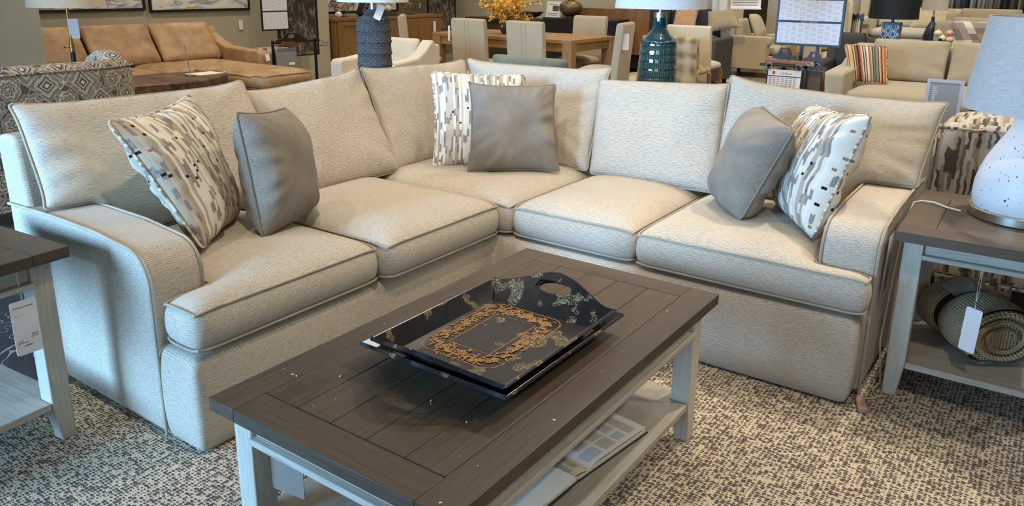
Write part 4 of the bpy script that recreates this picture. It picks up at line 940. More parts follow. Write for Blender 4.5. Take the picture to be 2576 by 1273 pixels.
b = B(); b.lathe([(.001, .84), (.012, .84), (.012, 1.45), (.001, 1.45)], 20); b.build('upper_pole', metal((178, 140, 76), .3), t)
b = B(); b.lathe([(.001, .87), (.02, .87), (.02, .93), (.001, .93)], 20); b.tube([(-.0, -.0, .905), (-.03, -.05, .905)], .007, 8); b.lathe([(.001, -.012), (.014, -.008), (.014, .008), (.001, .012)], 12, (-.03, -.05, .905)); b.build('adjuster', metal((196, 156, 84), .25), t)
b = B(); b.lathe([(.001, 0), (.14, 0), (.14, .02), (.02, .03), (.018, .87), (.001, .87)], 32); b.build('lower_pole', BLKM, t)
swing_tag('white price tag hanging from the brass floor lamp', (-6.46, 3.15, 1.125), (.55, .8, 0), (.08, -.12, 1), .075, .155, [('--- ---', .012, -.03, -.06, INK)])
@cached
def slab():
    q = NT('live_edge_wood', .4); ob = q.obj(); n1 = q.noise(q.mp(ob, (2, 8, 5)), 1.5, 5, .6, .8); q.set('Base Color', q.ramp(n1, [(.3, g(42, 26, 18)), (.5, g(84, 54, 34)), (.72, g(126, 86, 52))])); q.bump(n1, .3, .01); return q.m
t = thing('slab_table', 'live edge dark wood slab coffee table in front of the leather sofa', 'table', (-7.35, 4.3, 0))
b = B(); rr = random.Random(2); pts = []
for k in range(36):
    a = 2*PI*k/36; r_ = 1+.07*math.sin(3*a+1)+.04*math.sin(7*a); pts.append((-7.35+.42*r_*math.cos(a)*(1 if abs(math.cos(a)) < .8 else .97), 4.32+.80*r_*math.sin(a)))
b.prism(pts, 2, .365, .48); rel(b.build('slab_top', slab(), bevel=.015, seg=2), t)
for y in (3.85, 4.75):
    for x in (-7.6, -7.1): b = B(); b.box(x-.02, x+.02, y-.02, y+.02, 0, .365); rel(b.build('leg', BLKM), t)
    b = B(); b.box(-7.6, -7.1, y-.015, y+.015, .32, .365); rel(b.build('cross_bar', BLKM), t)
b = B(); b.box(-7.48, -7.24, 4.72, 5.02, .481, .484); o = b.build('paper_sheet', PAPER); tag(o, 'white paper sheet lying on the live edge slab table', 'paper')
for y, h_, lb in ((4.66, .31, 'taller thin metal card holder standing on the slab table'), (5.04, .19, 'shorter thin metal card holder at the right end of the slab table')):
    t = thing('card_holder', lb, 'card holder', (-7.3, y, .481)); b = B(); b.tube([(0, 0, .01), (.0, -.01, h_*.5), (.0, -.03, h_-.03), (0, -.035, h_)], .005, 6); b.build('stem', metal((196, 160, 130), .4), t)
    b = B(); b.box(-.035, .035, -.04, .04, 0, .012); b.build('foot', CHR, t, bevel=.003)
# fabric rack at the left
board('white diagram board on a black stand beside the dark canvas', (-8.6, 6.6, .80), (0, 1, 0), .41, .62, [(.225, '')], (.26, .36))
t = thing('fabric_rack', 'black rack of fabric samples on wooden hangers by the leather sofa', 'rack', (-8.1, 6.7, 0))
for y in (6.35, 7.03): b = B(); b.box(-8.13, -8.10, y-.012, y+.012, 0, .70); rel(b.build('post', BLKM), t)
b = B(); b.box(-8.13, -8.10, 6.35, 7.1, .66, .685); rel(b.build('rail', BLKM), t)
b = B(); b.tube([(-8.11, 7.08, .67), (-8.11, 7.16, .67), (-8.11, 7.16, .62), (-8.11, 7.11, .60), (-8.11, 7.24, .60), (-8.11, 7.26, .63), (-8.11, 7.15, .64)], .004, 5); rel(b.build('wire_hook', BLKM), t)
b = B(); b.box(-8.4, -7.85, 6.33, 6.37, 0, .02); b.box(-8.4, -7.85, 7.01, 7.05, 0, .02); rel(b.build('foot_bar', BLKM), t)
BRN = plain((104, 54, 32), .4); hanger(t, (-8.02, 6.52, .655), .38, (0, 1), BRN, .03); hanger(t, (-8.20, 6.72, .70), .50, (0, 1), plain((34, 20, 18), .4), .075)
swatches(t, -8.02, -8.5, 6.34, 6.66, .60, .15, [(128, 126, 126), (150, 110, 90), (190, 180, 164), (96, 88, 80), (168, 160, 148), (132, 120, 104)], ax=1)
b = B(); b.box(-8.012, -8.008, 6.50, 6.59, .40, .43); rel(b.build('sample_label', TAGW), t)
for y in (6.38, 6.62): b = B(); b.tube([(-8.02+.0, y+.016*math.cos(2*PI*k/14), .625+.03*math.sin(2*PI*k/14)) for k in range(14)], .0022, 5, True); rel(b.build('ring', CHR), t)

# ---------------------------------------------------------------- credenza group
CW = wood((132, 96, 52), (92, 64, 32), .5)
t = thing('credenza', 'oak credenza with black door handles against the far left wall', 'cabinet', (-9.9, 10.0, 0))
cx0, cx1, cy0, cy1, ch = -10.0, -9.5, 8.66, 11.28, .855
b = B(); b.box(cx0, cx1, cy0, cy1, ch-.05, ch, 1); rel(b.build('top', CW, bevel=.004), t)
b = B(); b.box(cx0, cx1-.03, cy0+.02, cy1-.02, .10, ch-.05, 1); rel(b.build('body', CW, bevel=.004), t)
n = 4; dw = (cy1-cy0-.10)/n
for k in range(n):
    a, c = cy0+.05+k*dw+.004, cy0+.05+(k+1)*dw-.004; b = B()
    b.box(cx1-.03, cx1-.01, a, c, .12, ch-.06, 2); fr = .11
    for r in ((a, a+fr, .12, ch-.06), (c-fr, c, .12, ch-.06), (a+fr, c-fr, .12, .12+fr*.6), (a+fr, c-fr, ch-.06-fr*.6, ch-.06)):
        if k < 2: b.box(cx1-.01, cx1+.006, r[0], r[1], r[2], r[3])
    if k >= 2: b.box(cx1-.01, cx1+.006, a, c, .12, ch-.06, 2)
    d = rel(b.build('door', CW, bevel=.002), t)
    if k >= 2:
        y = (c-.06) if k % 2 == 0 else (a+.06); h_ = B(); h_.box(cx1+.006, cx1+.03, y-.012, y+.012, .30, .60); ho = h_.build('handle', BLKM, d, bevel=.004); ho.matrix_parent_inverse = Matrix.Translation(-t.location)
for y in (cy0+.05, cy1-.05):
    for x in (cx0+.05, cx1-.06): b = B(); b.box(x-.025, x+.025, y-.025, y+.025, 0, .10); rel(b.build('leg', CW), t)
swing_tag('white price tag hanging on the right end of the oak credenza', (-9.48, 11.02, .74), (0, 1, 0), (0, 0, 1), .07, .19)
framed('framed_painting', 'framed brown and cream picture standing on the oak credenza', 0, -9.99, 8.78, 10.6, .90, 1.7, abstract_pale(5), .04)
framed('framed_painting', 'dark abstract canvas between the credenza and the dining area', 0, -10.3, 11.75, 12.6, .50, 2.2, abstract_dark(3), .02)
for (y, r_, lb) in ((9.05, .20, 'brass wire orb at the left end of the oak credenza'), (10.65, .21, 'brass wire orb at the right end of the oak credenza')):
    t = thing('wire_orb', lb, 'ornament', (-9.72, y, ch)); b = B(); b.lathe([(.001, 0), (.06, 0), (.06, .015), (.01, .02), (.006, .06), (.001, .06)], 20); b.build('foot', metal((120, 96, 60), .4), t)
    for k in range(6):
        b = B(); a = k*PI/6; tl = [0, .5, -.4, .9, -.8, 1.2][k]
        b.tube([Matrix.Rotation(a, 3, 'Z') @ Matrix.Rotation(tl, 3, 'X') @ Vector((r_*math.cos(q), r_*math.sin(q), 0))+Vector((0, 0, r_+.05)) for q in [2*PI*i/40 for i in range(40)]], .006, 5, True); b.build('hoop', metal((138, 112, 70), .4), t)
t = thing('sign_block', 'black standing book with pale lettering on the oak credenza', 'book', (-9.66, 9.36, ch)); b = B(); M = Matrix.Rotation(-.45, 4, 'X'); b.box(-.05, .05, -.07, .07, .02, .36, M=M); b.build('cover', BLKM, t, bevel=.004)
text('STYLE', .10, plain((170, 170, 172), .6), t, M @ frame_mat((.052, .04, .06), (0, 0, 1), (0, -1, 0)))
t = thing('disc_sculpture', 'round orange disc on a thin stand on the oak credenza', 'ornament', (-9.62, 10.18, ch)); b = B(); M = Matrix.Translation((0, 0, .40)) @ Matrix.Rotation(PI/2, 4, 'Y'); b.prism([(.13*math.cos(2*PI*k/32), .13*math.sin(2*PI*k/32)) for k in range(32)], 2, -.012, .012, M=M); b.build('disc', plain((150, 76, 34), .4), t, bevel=.004)
b = B(); b.tube([(0, 0, .01), (0, 0, .28)], .006, 6); b.box(-.05, .05, -.05, .05, 0, .015); b.build('stand', BLKM, t)
for y, s_, lb, c_ in ((8.85, .05, 'small white shell on the left end of the oak credenza', (220, 208, 190)), (9.98, .055, 'white stone ornament on a block on the oak credenza', (206, 190, 160))):
    b = B(); b.grid(lambda u, v: ((1+.15*math.sin(5*u*2*PI))*s_*math.sin(v*PI)*math.cos(u*2*PI), (1+.15*math.sin(5*u*2*PI))*s_*math.sin(v*PI)*math.sin(u*2*PI), s_-s_*math.cos(v*PI)), 20, 10); o = b.build('stone_ornament', plain(c_, .6)); o.location = (-9.62, y, ch+(.07 if y > 9 else 0)); tag(o, lb, 'ornament')
b = B(); b.box(-9.70, -9.54, 9.84, 10.10, ch, ch+.07); tag(b.build('wooden_box', plain((60, 50, 44), .6), bevel=.004), 'dark low box under the white stone on the credenza', 'box')
for y, y2, lb in ((8.95, 9.25, 'pale stack of paper under the left wire orb'), (10.5, 10.85, 'pale book under the right wire orb')): pass
CR = cloth((196, 184, 160), .10, 200.0)
lounge('armchair', 'cream upholstered armchair behind the left back cushions', 'armchair', (-6.50, 5.82, 0), .10, .86, .85, CR, seat=.44, arm=.625, back=.83, aw=.15, nb=1, ns=1, style='slope', legs=.08, bt=.16, lean=.16)

# ---------------------------------------------------------------- dining area
t = thing('dining_table', 'oak dining table with square legs and upholstered chairs', 'table', (-6.0, 8.8, 0)); X0, X1, Y0, Y1, H_ = -7.14, -4.93, 8.25, 9.38, .768
b = B()
for k in range(5): b.box(X0, X1, Y0+k*(Y1-Y0)/5+.0008, Y0+(k+1)*(Y1-Y0)/5-.0008, H_-.045, H_, 0)
rel(b.build('tabletop', OAK, bevel=.003), t)
b = B(); b.box(X0+.1, X1-.1, Y0+.03, Y0+.055, H_-.15, H_-.045, 0); b.box(X0+.1, X1-.1, Y1-.055, Y1-.03, H_-.15, H_-.045, 0); b.box(X0+.03, X0+.055, Y0+.1, Y1-.1, H_-.15, H_-.045, 1); b.box(X1-.055, X1-.03, Y0+.1, Y1-.1, H_-.15, H_-.045, 1); rel(b.build('apron', OAK, bevel=.003), t)
for x in (X0, X1-.13):
    for y in (Y0, Y1-.13): b = B(); b.box(x, x+.13, y, y+.13, 0, H_-.046, 2); rel(b.build('leg', OAK, bevel=.006), t)
CB = cloth((166, 153, 128), .08, 160.0, .1)
def dchair(label, loc, rz, mat=CB, w=.52, h=1.0, group='upholstered dining chairs'):
    """faces local +y, local origin under the middle of the back"""
    t = thing('dining_chair', label, 'chair', loc, rz, group)
    b = B(); b.grid(lambda u, v: (0, 0, 0), 1, 1); b = B()
    P = [(-.035, .12), (.045, .12), (.045, .5), (.0, h-.03), (-.02, h), (-.07, h), (-.09, h-.03), (-.05, .5)]
    b.prism(P, 0, -w/2, w/2); b.build('backrest', mat, t, bevel=.02, seg=3, angle=60)
    for sx in (-.03, .0, .03):
        b = B(); b.tube([(sx, -.0515-.0385*max(0, (z-.5)/(h-.53)), z) for z in (.5, .7, h-.03)], .003, 4); b.build('back_seam', mat, t) if sx != 0 else None
    soft_block('seat', [(-w/2+.01, w/2-.01, .045, .50)], .36, .455, mat, t, crown=.03, cell=.08, it=2, layers=2)
    for sx in (-1, 1):
        for y in (-.0, .46): b = B(); b.box(sx*(w/2-.03)-.022, sx*(w/2-.03)+.022, y-.022, y+.022, 0, .365 if y else .13); b.build('leg', OAK, t, bevel=.003)
    return t
c0 = dchair('beige dining chair, left of the two with backs toward the camera', (-6.165, 7.86, 0), 0)
dup(c0, (-5.31, 7.86, 0), 0, 'beige dining chair, right of the two with backs toward the camera')
dup(c0, (-5.53, 9.72, 0), PI, 'beige dining chair on the far side of the dining table')
dup(c0, (-4.36, 8.46, 0), PI*.56, 'beige dining chair with a price tag at the right end of the dining table')
dup(c0, (-7.42, 8.02, 0), -PI*.28, 'beige dining chair at the left end of the dining table')
swing_tag('white price tag on the dining chair at the right end of the table', (-4.235, 8.32, .88), (.35, .9, 0), (0, 0, 1), .10, .19, [('---- --', .01, -.04, -.03, INK), ('--- --', .012, -.03, -.15, INK)])
swing_tag('white price tag on the side of the left rear facing dining chair', (-6.47, 7.80, .90), (.8, -.3, 0), (0, 0, 1), .05, .19)
# yellow foliage in a vase on the dining table
t = thing('flower_arrangement', 'yellow leafy branches in a dark teal vase on the dining table', 'plant', (-6.22, 8.7, H_))
b = B(); b.lathe([(.001, 0), (.05, 0), (.085, .05), (.095, .10), (.07, .17), (.04, .21), (.05, .23), (.045, .23), (.001, .20)], 32); b.build('vase', plain((36, 62, 62), .25), t)
lv = B(); st = B(); rr = random.Random(11)
for k in range(44):
    a = rr.uniform(0, 2*PI); sp_ = rr.uniform(.15, .52); top = rr.uniform(.10, .48)-sp_*.50; P0 = Vector((0, 0, .2)); P2 = Vector((math.cos(a)*sp_, math.sin(a)*sp_*.6, .2+top)); P1 = (P0+P2)/2+Vector((0, 0, .12))
    pts = [P0*(1-s)**2+P1*2*s*(1-s)+P2*s*s for s in [i/8 for i in range(9)]]; st.tube(pts, .003, 4)
    for q in range(40):
        s = rr.uniform(.35, 1); c = P0*(1-s)**2+P1*2*s*(1-s)+P2*s*s+Vector([rr.uniform(-.035, .035) for _ in range(3)]); d1 = Vector([rr.uniform(-1, 1) for _ in range(3)]).normalized(); d2 = d1.cross(Vector([rr.uniform(-1, 1) for _ in range(3)])).normalized(); z_ = rr.uniform(.014, .028)
        lv.add([c-d1*z_, c+d2*z_*.7+Vector((0, 0, .003)), c+d1*z_, c-d2*z_*.7], [(0, 1, 2, 3)])
st.build('stems', plain((92, 66, 30), .7), t); lv.build('leaves', plain((222, 166, 62), .6), t, smooth=False, fixn=False)
b = B(); b.lathe([(.001, .0), (.06, .0), (.20, .05), (.27, .12), (.262, .12), (.19, .06), (.001, .015)], 40); o = b.build('wooden_bowl', DWOOD); o.location = (-7.75, 11.5, .83); tag(o, 'dark wooden bowl on the brown sideboard behind the dining table', 'bowl')
t = thing('place_setting_prints', 'glossy printed sheets lying on the dining table', 'paper', (-5.75, 8.75, H_)); 
for k in range(3): b = B(); b.box(-.12+k*.14, .02+k*.14, -.08, .08, .001+k*.001, .002+k*.001); b.build('printed_sheet', plain((70+k*40, 66+k*40, 60+k*40), .3), t)
# pieces behind the dining table
t = thing('sideboard', 'dark brown wooden sideboard behind the dining table', 'cabinet', (-8.0, 11.5, 0)); b = B(); b.box(-8.95, -7.36, 11.25, 11.75, .78, .83, 0); rel(b.build('top', DWOOD, bevel=.004), t); b = B(); b.box(-8.9, -7.4, 11.3, 11.7, .08, .78); rel(b.build('body', DWOOD, bevel=.004), t)
t = thing('black_dresser', 'black dresser with small knobs behind the dining table', 'cabinet', (-6.6, 11.5, 0)); b = B(); b.box(-7.33, -5.93, 11.3, 11.75, 0, .875); rel(b.build('body', plain((20, 20, 22), .35), bevel=.004), t)
for k, x in enumerate((-7.30, -6.62)):
    for z in (.60, .32, .04): 
        b = B(); b.box(x, x+.66, 11.285, 11.30, z, z+.26); d = rel(b.build('drawer', plain((24, 24, 26), .35), bevel=.003), t); kb_ = B(); kb_.lathe([(.001, 0), (.012, .005), (.008, .02)], 12); ko = kb_.build('knob', CHR, d); ko.matrix_parent_inverse = Matrix.Identity(4); ko.location = (x+.33, 11.27, z+.13); ko.matrix_parent_inverse = Matrix.Translation(-t.location)
t = thing('headboard', 'planked brown wooden headboard panel behind the black dresser', 'headboard', (-6.4, 11.9, 0)); b = B()
for k in range(7): b.box(-7.3+k*.235, -7.3+k*.235+.232, 11.88, 11.93, .3, 1.03, 2)
rel(b.build('planks', wood((138, 96, 58), (88, 58, 34), .5), bevel=.003), t)
b = B()
for x in (-7.3, -5.72): b.box(x, x+.06, 11.87, 11.94, 0, .35)
rel(b.build('posts', DWOOD), t)
@cached
def bronze():
    q = NT('hammered_bronze', .45, .6); n_ = q.noise(q.obj(), 60, 3); q.set('Base Color', q.ramp(n_, [(.35, g(74, 58, 36)), (.65, g(134, 112, 76))])); q.bump(n_, .5, .004); return q.m
t = thing('bronze_vase', 'round hammered bronze vase on the black dresser', 'vase', (-6.90, 11.5, .876)); b = B(); b.lathe([(.001, 0), (.07, 0), (.07, .02), (.13, .05), (.19, .11), (.20, .17), (.18, .22), (.12, .26), (.06, .28), (.06, .33), (.001, .33)], 48); b.build('body', bronze(), t)
b = B(); b.lathe([(.061, .285), (.066, .30), (.061, .33)], 32); b.build('neck_ring', BLKM, t)
t = thing('brochure', 'white brochure with a small sofa picture standing on the black dresser', 'brochure', (-7.20, 11.42, .876)); b = B(); M = Matrix.Rotation(-.15, 4, 'X'); b.box(-.14, .14, -.002, .002, 0, .26, M=M); b.build('card', PAPER, t); b = B(); b.box(-.02, .10, -.004, -.0025, .10, .19, M=M); b.build('printed_picture', plain((70, 70, 72), .6), t)
for z in (.03, .06, .21): b = B(); b.box(-.11, .08, -.004, -.0025, z, z+.006, M=M); b.build('printed_line', INK, t)
CHC = plain((34, 34, 38), .8)
lounge('charcoal_sofa', 'charcoal black sofa behind the teal lamp', 'sofa', (-6.55, 11.98, 0), 0, 1.82, 1.0, CHC, seat=.48, arm=.78, back=1.05, aw=.2, nb=2, ns=2, style='box', legs=.05)
t = lounge('grey_ottoman', 'dark grey upholstered ottoman in front of the charcoal sofa', 'ottoman', (-4.62, 10.75, 0), 0, .55, .75, plain((66, 64, 62), .8), seat=.74, arm=.70, back=.72, aw=.1, nb=1, ns=1, backs=False, legs=.10)
tpb('olive pattern pillow leaning right on the charcoal sofa', [(-4.86, 12.4, 1.02), (-4.45, 12.45, 1.09), (-4.22, 12.2, .80), (-4.75, 12.15, .70)], cloth((146, 132, 104), .25, 60.0), .07, pinch=(.05, .05, .14, .1))
tpb('tan and cream leaf pillow behind the neck of the teal lamp', [(-5.45, 12.5, 1.06), (-5.05, 12.5, 1.12), (-5.02, 12.25, .70), (-5.40, 12.25, .72)], cloth((170, 132, 98), .3, 24.0), .06, pinch=(.05, .05, .14, .1))
@cached
def plaid():
    q = NT('faded_plaid_cloth', .9, spec=.1); sp = q.sep(q.uv()); a = q.ma('SINE', q.ma('MULTIPLY', sp[0], 34)); c = q.ma('SINE', q.ma('MULTIPLY', sp[1], 34)); n_ = q.noise(q.uv(), 9, 3)
    q.set('Base Color', q.ramp(q.ma('ADD', q.ma('MULTIPLY', q.ma('ADD', a, c), .16), n_), [(.2, g(132, 112, 84)), (.5, g(178, 156, 120)), (.8, g(196, 180, 150))])); return q.m
dchair('faded plaid slipcovered chair beside the teal lamp', (-3.96, 9.0, 0), 0, plaid(), .72, .83, None)
dchair('cream chair just behind the faded plaid chair', (-4.02, 9.70, 0), 0, cloth((200, 184, 156), .1, 90.0), .60, .935, None)
GREEN = cloth((108, 108, 88), .3, 70.0)
t = lounge('green_sofa', 'mottled green loveseat whose back shows above the corner cushions', 'sofa', (-3.22, 6.25, 0), PI, 1.05, .82, GREEN, seat=.45, arm=.6, back=.835, aw=.13, nb=1, ns=1, style='box', legs=.08, bt=.14)

# ---------------------------------------------------------------- right of centre
RB = cloth((178, 164, 134), .08, 120.0)
t = lounge('armchair', 'beige armchair seen side on beside the white door casing', 'armchair', (-3.74, 12.5, 0), PI/2, .86, .92, RB, seat=.50, arm=.655, back=.91, aw=.16, nb=1, ns=1, style='roll', legs=.14, bt=.16, lean=.10, armf=.10)
tpb('round-edged beige pillow on the armchair by the door casing', [(-4.30, 12.72, .98), (-4.30, 13.1, .98), (-4.12, 13.1, .60), (-4.12, 12.72, .60)], RB, .10, .06, pinch=(.0, .0, .0, 0), rc=.3)
t = thing('wooden_chair_arm', 'light wooden chair arm showing behind the beige armchair', 'chair', (-3.9, 13.75, 0)); b = B(); b.box(-4.2, -3.78, 13.7, 13.8, .58, .64); b.box(-3.86, -3.79, 13.7, 13.78, 0, .60); b.box(-4.4, -4.33, 13.7, 13.78, 0, .60); rel(b.build('frame', plain((196, 150, 84), .5), bevel=.01), t)
b = B(); b.box(-4.4, -3.82, 13.8, 14.4, .30, .46); rel(b.build('seat', CR, bevel=.03, seg=3), t)
rg = B(); rg.box(-5.85, -4.0, 9.9, 11.9, .001, .02); tag(rg.build('area_rug', sand_rug()), 'sandy beige area rug between the plaid chair and the beige armchair', 'rug')
t = thing('price_sign', 'white printed price sign on the teal lamp shade side', 'sign', (-1.66, 4.78, 1.0)); b = B(); M = frame_mat((-1.40, 5.15, 1.30), (.8, .6, 0), (.05, .1, 1)); 
b = B(); M = frame_mat((-1.885, 5.20, 1.295), (.82, .57, 0), (.02, .03, 1)); b.box(0, .20, 0, .22, -.003, 0, M=M); b.box(-.005, .195, -.006, .003, -.004, .03, M=M); rel(b.build('sheet', TAGW, smooth=False), t)
for k in range(7): b = B(); b.box(.012, .18, .018+k*.017, .024+k*.017, .0003, .0008, M=M); rel(b.build('printed_line', plain((140, 136, 136), .6), smooth=False), t)
b = B(); c = M @ Vector((.10, 0, -.012)); b.tube([(c.x-.08, c.y, 1.51), (c.x-.08, c.y, 3.39)], .0015, 4); rel(b.build('hanging_wire', metal((170, 170, 168), .4)), t)
bd_ = board('large board of sofa layout diagrams on a black stand', (-1.925, 6.4, 1.0), (1, .0, 0), .485, .62, [(.165, 'Suggested Configurations'), (.338, 'Available Pieces')], (.20, .32))
t = thing('fabric_rack', 'rack of fabric samples on brown wooden hangers under the diagram board', 'rack', (-1.75, 6.15, 0))
for x in (-1.88, -1.60): b = B(); b.box(x-.01, x+.01, 6.13, 6.15, 0, .86); rel(b.build('post', BLKM), t)
b = B(); b.box(-1.95, -1.45, 6.13, 6.15, .84, .86); rel(b.build('rail', BLKM), t); b = B(); b.box(-1.88, -1.60, 6.02, 6.22, 0, .02); rel(b.build('foot_plate', BLKM), t)
BR2 = plain((138, 84, 54), .4); b = B(); b.box(-1.895, -1.60, 6.09, 6.105, .855, .895); rel(b.build('hanger', BR2, bevel=.008, seg=3), t)
hanger(t, (-1.80, 6.24, .915), .18, (1, 0), plain((34, 22, 20), .4), .065); hanger(t, (-1.575, 6.24, .905), .16, (1, 0), plain((70, 32, 22), .4), .055)
b = B(); b.tube([(-1.83, 6.08, .84), (-1.83, 6.08, .87), (-1.67, 6.08, .87), (-1.67, 6.08, .84)], .005, 6); rel(b.build('handle', BLKM), t)
for x, y in ((-1.86, 6.08), (-1.64, 6.08), (-1.60, 6.2), (-1.55, 6.25)): b = B(); b.tube([(x+.022*math.cos(2*PI*k/14), y, .845+.03*math.sin(2*PI*k/14)) for k in range(14)], .0022, 5, True); rel(b.build('ring', CHR), t)
swatches(t, -1.66, -1.50, 6.16, 6.36, .82, .35, [(96, 84, 70), (70, 60, 52), (120, 108, 90), (84, 60, 40), (60, 54, 48), (132, 84, 46)], ax=0)
t = thing('sample_card', 'white printed price chart with a red logo square hanging in front of the fabric rack', 'sign', (-1.74, 6.06, .45)); M = frame_mat((-1.868, 6.055, .40), (1, 0, 0), (.0, .10, 1)); b = B(); b.box(0, .25, 0, .425, -.003, 0, M=M); rel(b.build('card', TAGW, bevel=.001), t)
b = B(); b.box(.0, .25, .373, .379, .0003, .001, M=M); rel(b.build('header_rule', INK), t); b = B(); b.box(.035, .054, .388, .412, .0003, .001, M=M); rel(b.build('logo_square', plain((190, 40, 44), .5)), t)
o = text('LA Bianca', .020, plain((120, 60, 64), .6), t, M @ Matrix.Translation((.10, .392, .001))); o.matrix_parent_inverse = Matrix.Translation(-t.location)
for cxx in (.02, .05, .08, .115, .145, .175, .205):
    b = B()
    for k in range(24): b.box(cxx-.008, cxx+.012, .36-k*.0145, .365-k*.0145, .0003, .0008, M=M)
    rel(b.build('printed_column', plain((128, 120, 124), .6), smooth=False), t)

# ---------------------------------------------------------------- right: beige sofa and beyond
BS = cloth((168, 156, 130), .10, 90.0)
t = lounge('beige_sofa', 'beige sofa with flared arms behind the right back cushion', 'sofa', (-1.90, 7.95, 0), 0, 2.6, 1.28, BS, seat=.50, arm=.655, back=.915, aw=.19, nb=3, ns=2, style='slope', legs=.1, bt=.10, lean=.16, r=.08)
@cached
def multistripe():
    q = NT('multicolour_stripe', .9, spec=.1); sp = q.sep(q.uv()); w_ = q.ma('MULTIPLY', q.ma('SUBTRACT', q.noise(q.mp(q.uv(), (8, 30, 1)), 1, 2), .5), .012); i_ = q.ma('FLOOR', q.ma('DIVIDE', q.ma('ADD', sp[0], w_), .0105)); r = q.white(q.comb(i_, 2.0))
    q.set('Base Color', q.ramp(r, [(0, g(168, 92, 56)), (.16, g(196, 178, 140)), (.30, g(92, 62, 62)), (.42, g(202, 168, 92)), (.52, g(120, 134, 112)), (.64, g(206, 190, 160)), (.74, g(48, 54, 60)), (.82, g(190, 110, 66)), (.92, g(130, 108, 90))], 'CONSTANT')); return q.m
tpb('multicoloured striped pillow on the left end of the beige sofa', [(-1.87, 8.52, .875), (-1.48, 8.60, .862), (-1.40, 8.42, .525), (-1.74, 8.36, .525)], multistripe(), .05, .05, pinch=(.03, .03, .02, .02), seed=2)
lounge('dark_armchair', 'dark brown armchair behind the left arm of the beige sofa', 'armchair', (-2.36, 9.34, 0), 0, .56, .70, plain((58, 52, 46), .85), seat=.5, arm=.62, back=.93, aw=.12, nb=1, ns=1, style='box', legs=.05, lean=.02)
t = lamp('black_shade_lamp', 'lamp with large black drum shade and chain pattern base behind the beige sofa', (-1.77, 10.4, .60), [(.001, 0), (.001, .001)], BLKM, (.10, .01), BLKM, (.275, .26), plain((12, 12, 13), .7), .475, .86, .016, .42, .50, metal((90, 84, 76), .4))
@cached
def chainpat():
    q = NT('black_and_white_chain_pattern', .4); sp = q.sep(q.uv()); v = q.ma('DIVIDE', sp[1], .052); u = q.ma('ADD', q.ma('DIVIDE', sp[0], .085), q.ma('MULTIPLY', q.ma('FLOOR', v), .5)); fx = q.ma('ABSOLUTE', q.ma('SUBTRACT', q.ma('FRACT', u), .5)); fy = q.ma('ABSOLUTE', q.ma('SUBTRACT', q.ma('FRACT', v), .5))
    d = q.ma('ADD', q.ma('POWER', q.ma('DIVIDE', fx, .5), 2.2), q.ma('POWER', q.ma('DIVIDE', fy, .5), 2.2)); k = q.ma('MULTIPLY', q.ma('GREATER_THAN', d, .42), q.ma('LESS_THAN', d, .95)); q.set('Base Color', q.mix(k, g(18, 18, 20), g(206, 204, 200))); return q.m
b = B(); b.box(-.095, .095, -.095, .095, .01, .40); b.build('patterned_body', chainpat(), t, smooth=False); b = B(); b.box(-.097, .097, -.097, .097, .40, .43); b.build('body_cap', BLKM, t)
console('dark side table behind the beige sofa under the black shade lamp', -2.05, -1.5, 10.15, 10.65, .60)
t = thing('flower_vase', 'small bunch of pink and cream roses with green leaves behind the beige sofa', 'flowers', (-1.14, 9.75, .60)); b = B(); b.lathe([(.001, 0), (.035, 0), (.045, .05), (.03, .15), (.04, .18), (.001, .17)], 20); b.build('vase', plain((120, 130, 120), .2), t)
for x, z, c_ in ((-.05, .36, (222, 206, 160)), (.06, .365, (206, 160, 130)), (.0, .31, (228, 216, 180)), (.07, .30, (224, 200, 170))):
    b = B()
    for l_ in range(3): b.grid(lambda u, v, l_=l_: ((.042-l_*.010)*math.sin(v*PI*.8+.3)*math.cos(u*2*PI+l_)*(1+.12*math.sin(u*2*PI*5)), (.042-l_*.010)*math.sin(v*PI*.8+.3)*math.sin(u*2*PI+l_)*(1+.12*math.sin(u*2*PI*5)), -(.03)*math.cos(v*PI*.8+.3)+l_*.005), 20, 6)
    o = b.build('rose', plain(c_, .7), t); o.location = (x, -.02, z)
b = B()
for k in range(30): a = rr.uniform(0, 6.28); r_ = rr.uniform(.02, .10); c = Vector((r_*math.cos(a), r_*math.sin(a)*.6, rr.uniform(.18, .31))); d1 = Vector((math.cos(a), math.sin(a), .8)).normalized()*.04; d2 = Vector((-math.sin(a), math.cos(a), 0))*.018; b.add([c-d1, c+d2, c+d1, c-d2], [(0, 1, 2, 3)])
b.build('leaves', plain((52, 78, 34), .6), t, smooth=False, fixn=False)
console('low table behind the beige sofa under the roses', -1.32, -.9, 9.5, 9.98, .60)
GB = cloth((150, 138, 118), .12, 80.0)
lounge('taupe_sofa', 'taupe sofa with a geometric pillow right of the blue bottle lamp', 'sofa', (-1.46, 10.65, 0), 0, 3.0, 1.0, GB, seat=.5, arm=.66, back=1.09, aw=.2, nb=3, ns=3, style='box', legs=.06, bt=.2, lean=.14)
@cached
def geo():
    q = NT('geometric_patchwork', .9); sp = q.sep(q.uv()); u = q.ma('ADD', q.ma('DIVIDE', sp[0], .085), q.ma('DIVIDE', sp[1], .2)); v = q.ma('DIVIDE', sp[1], .085); c = q.white(q.comb(q.ma('FLOOR', u), q.ma('FLOOR', v), 1.0)); q.set('Base Color', q.ramp(c, [(0, g(140, 128, 114)), (.35, g(180, 166, 144)), (.6, g(112, 100, 92)), (.8, g(202, 190, 166))], 'CONSTANT')); return q.m
tpb('geometric patchwork pillow on the taupe sofa', [(-1.22, 11.15, 1.05), (-.70, 11.2, 1.06), (-.66, 11.0, .70), (-1.18, 10.95, .70)], geo(), .06, .05)
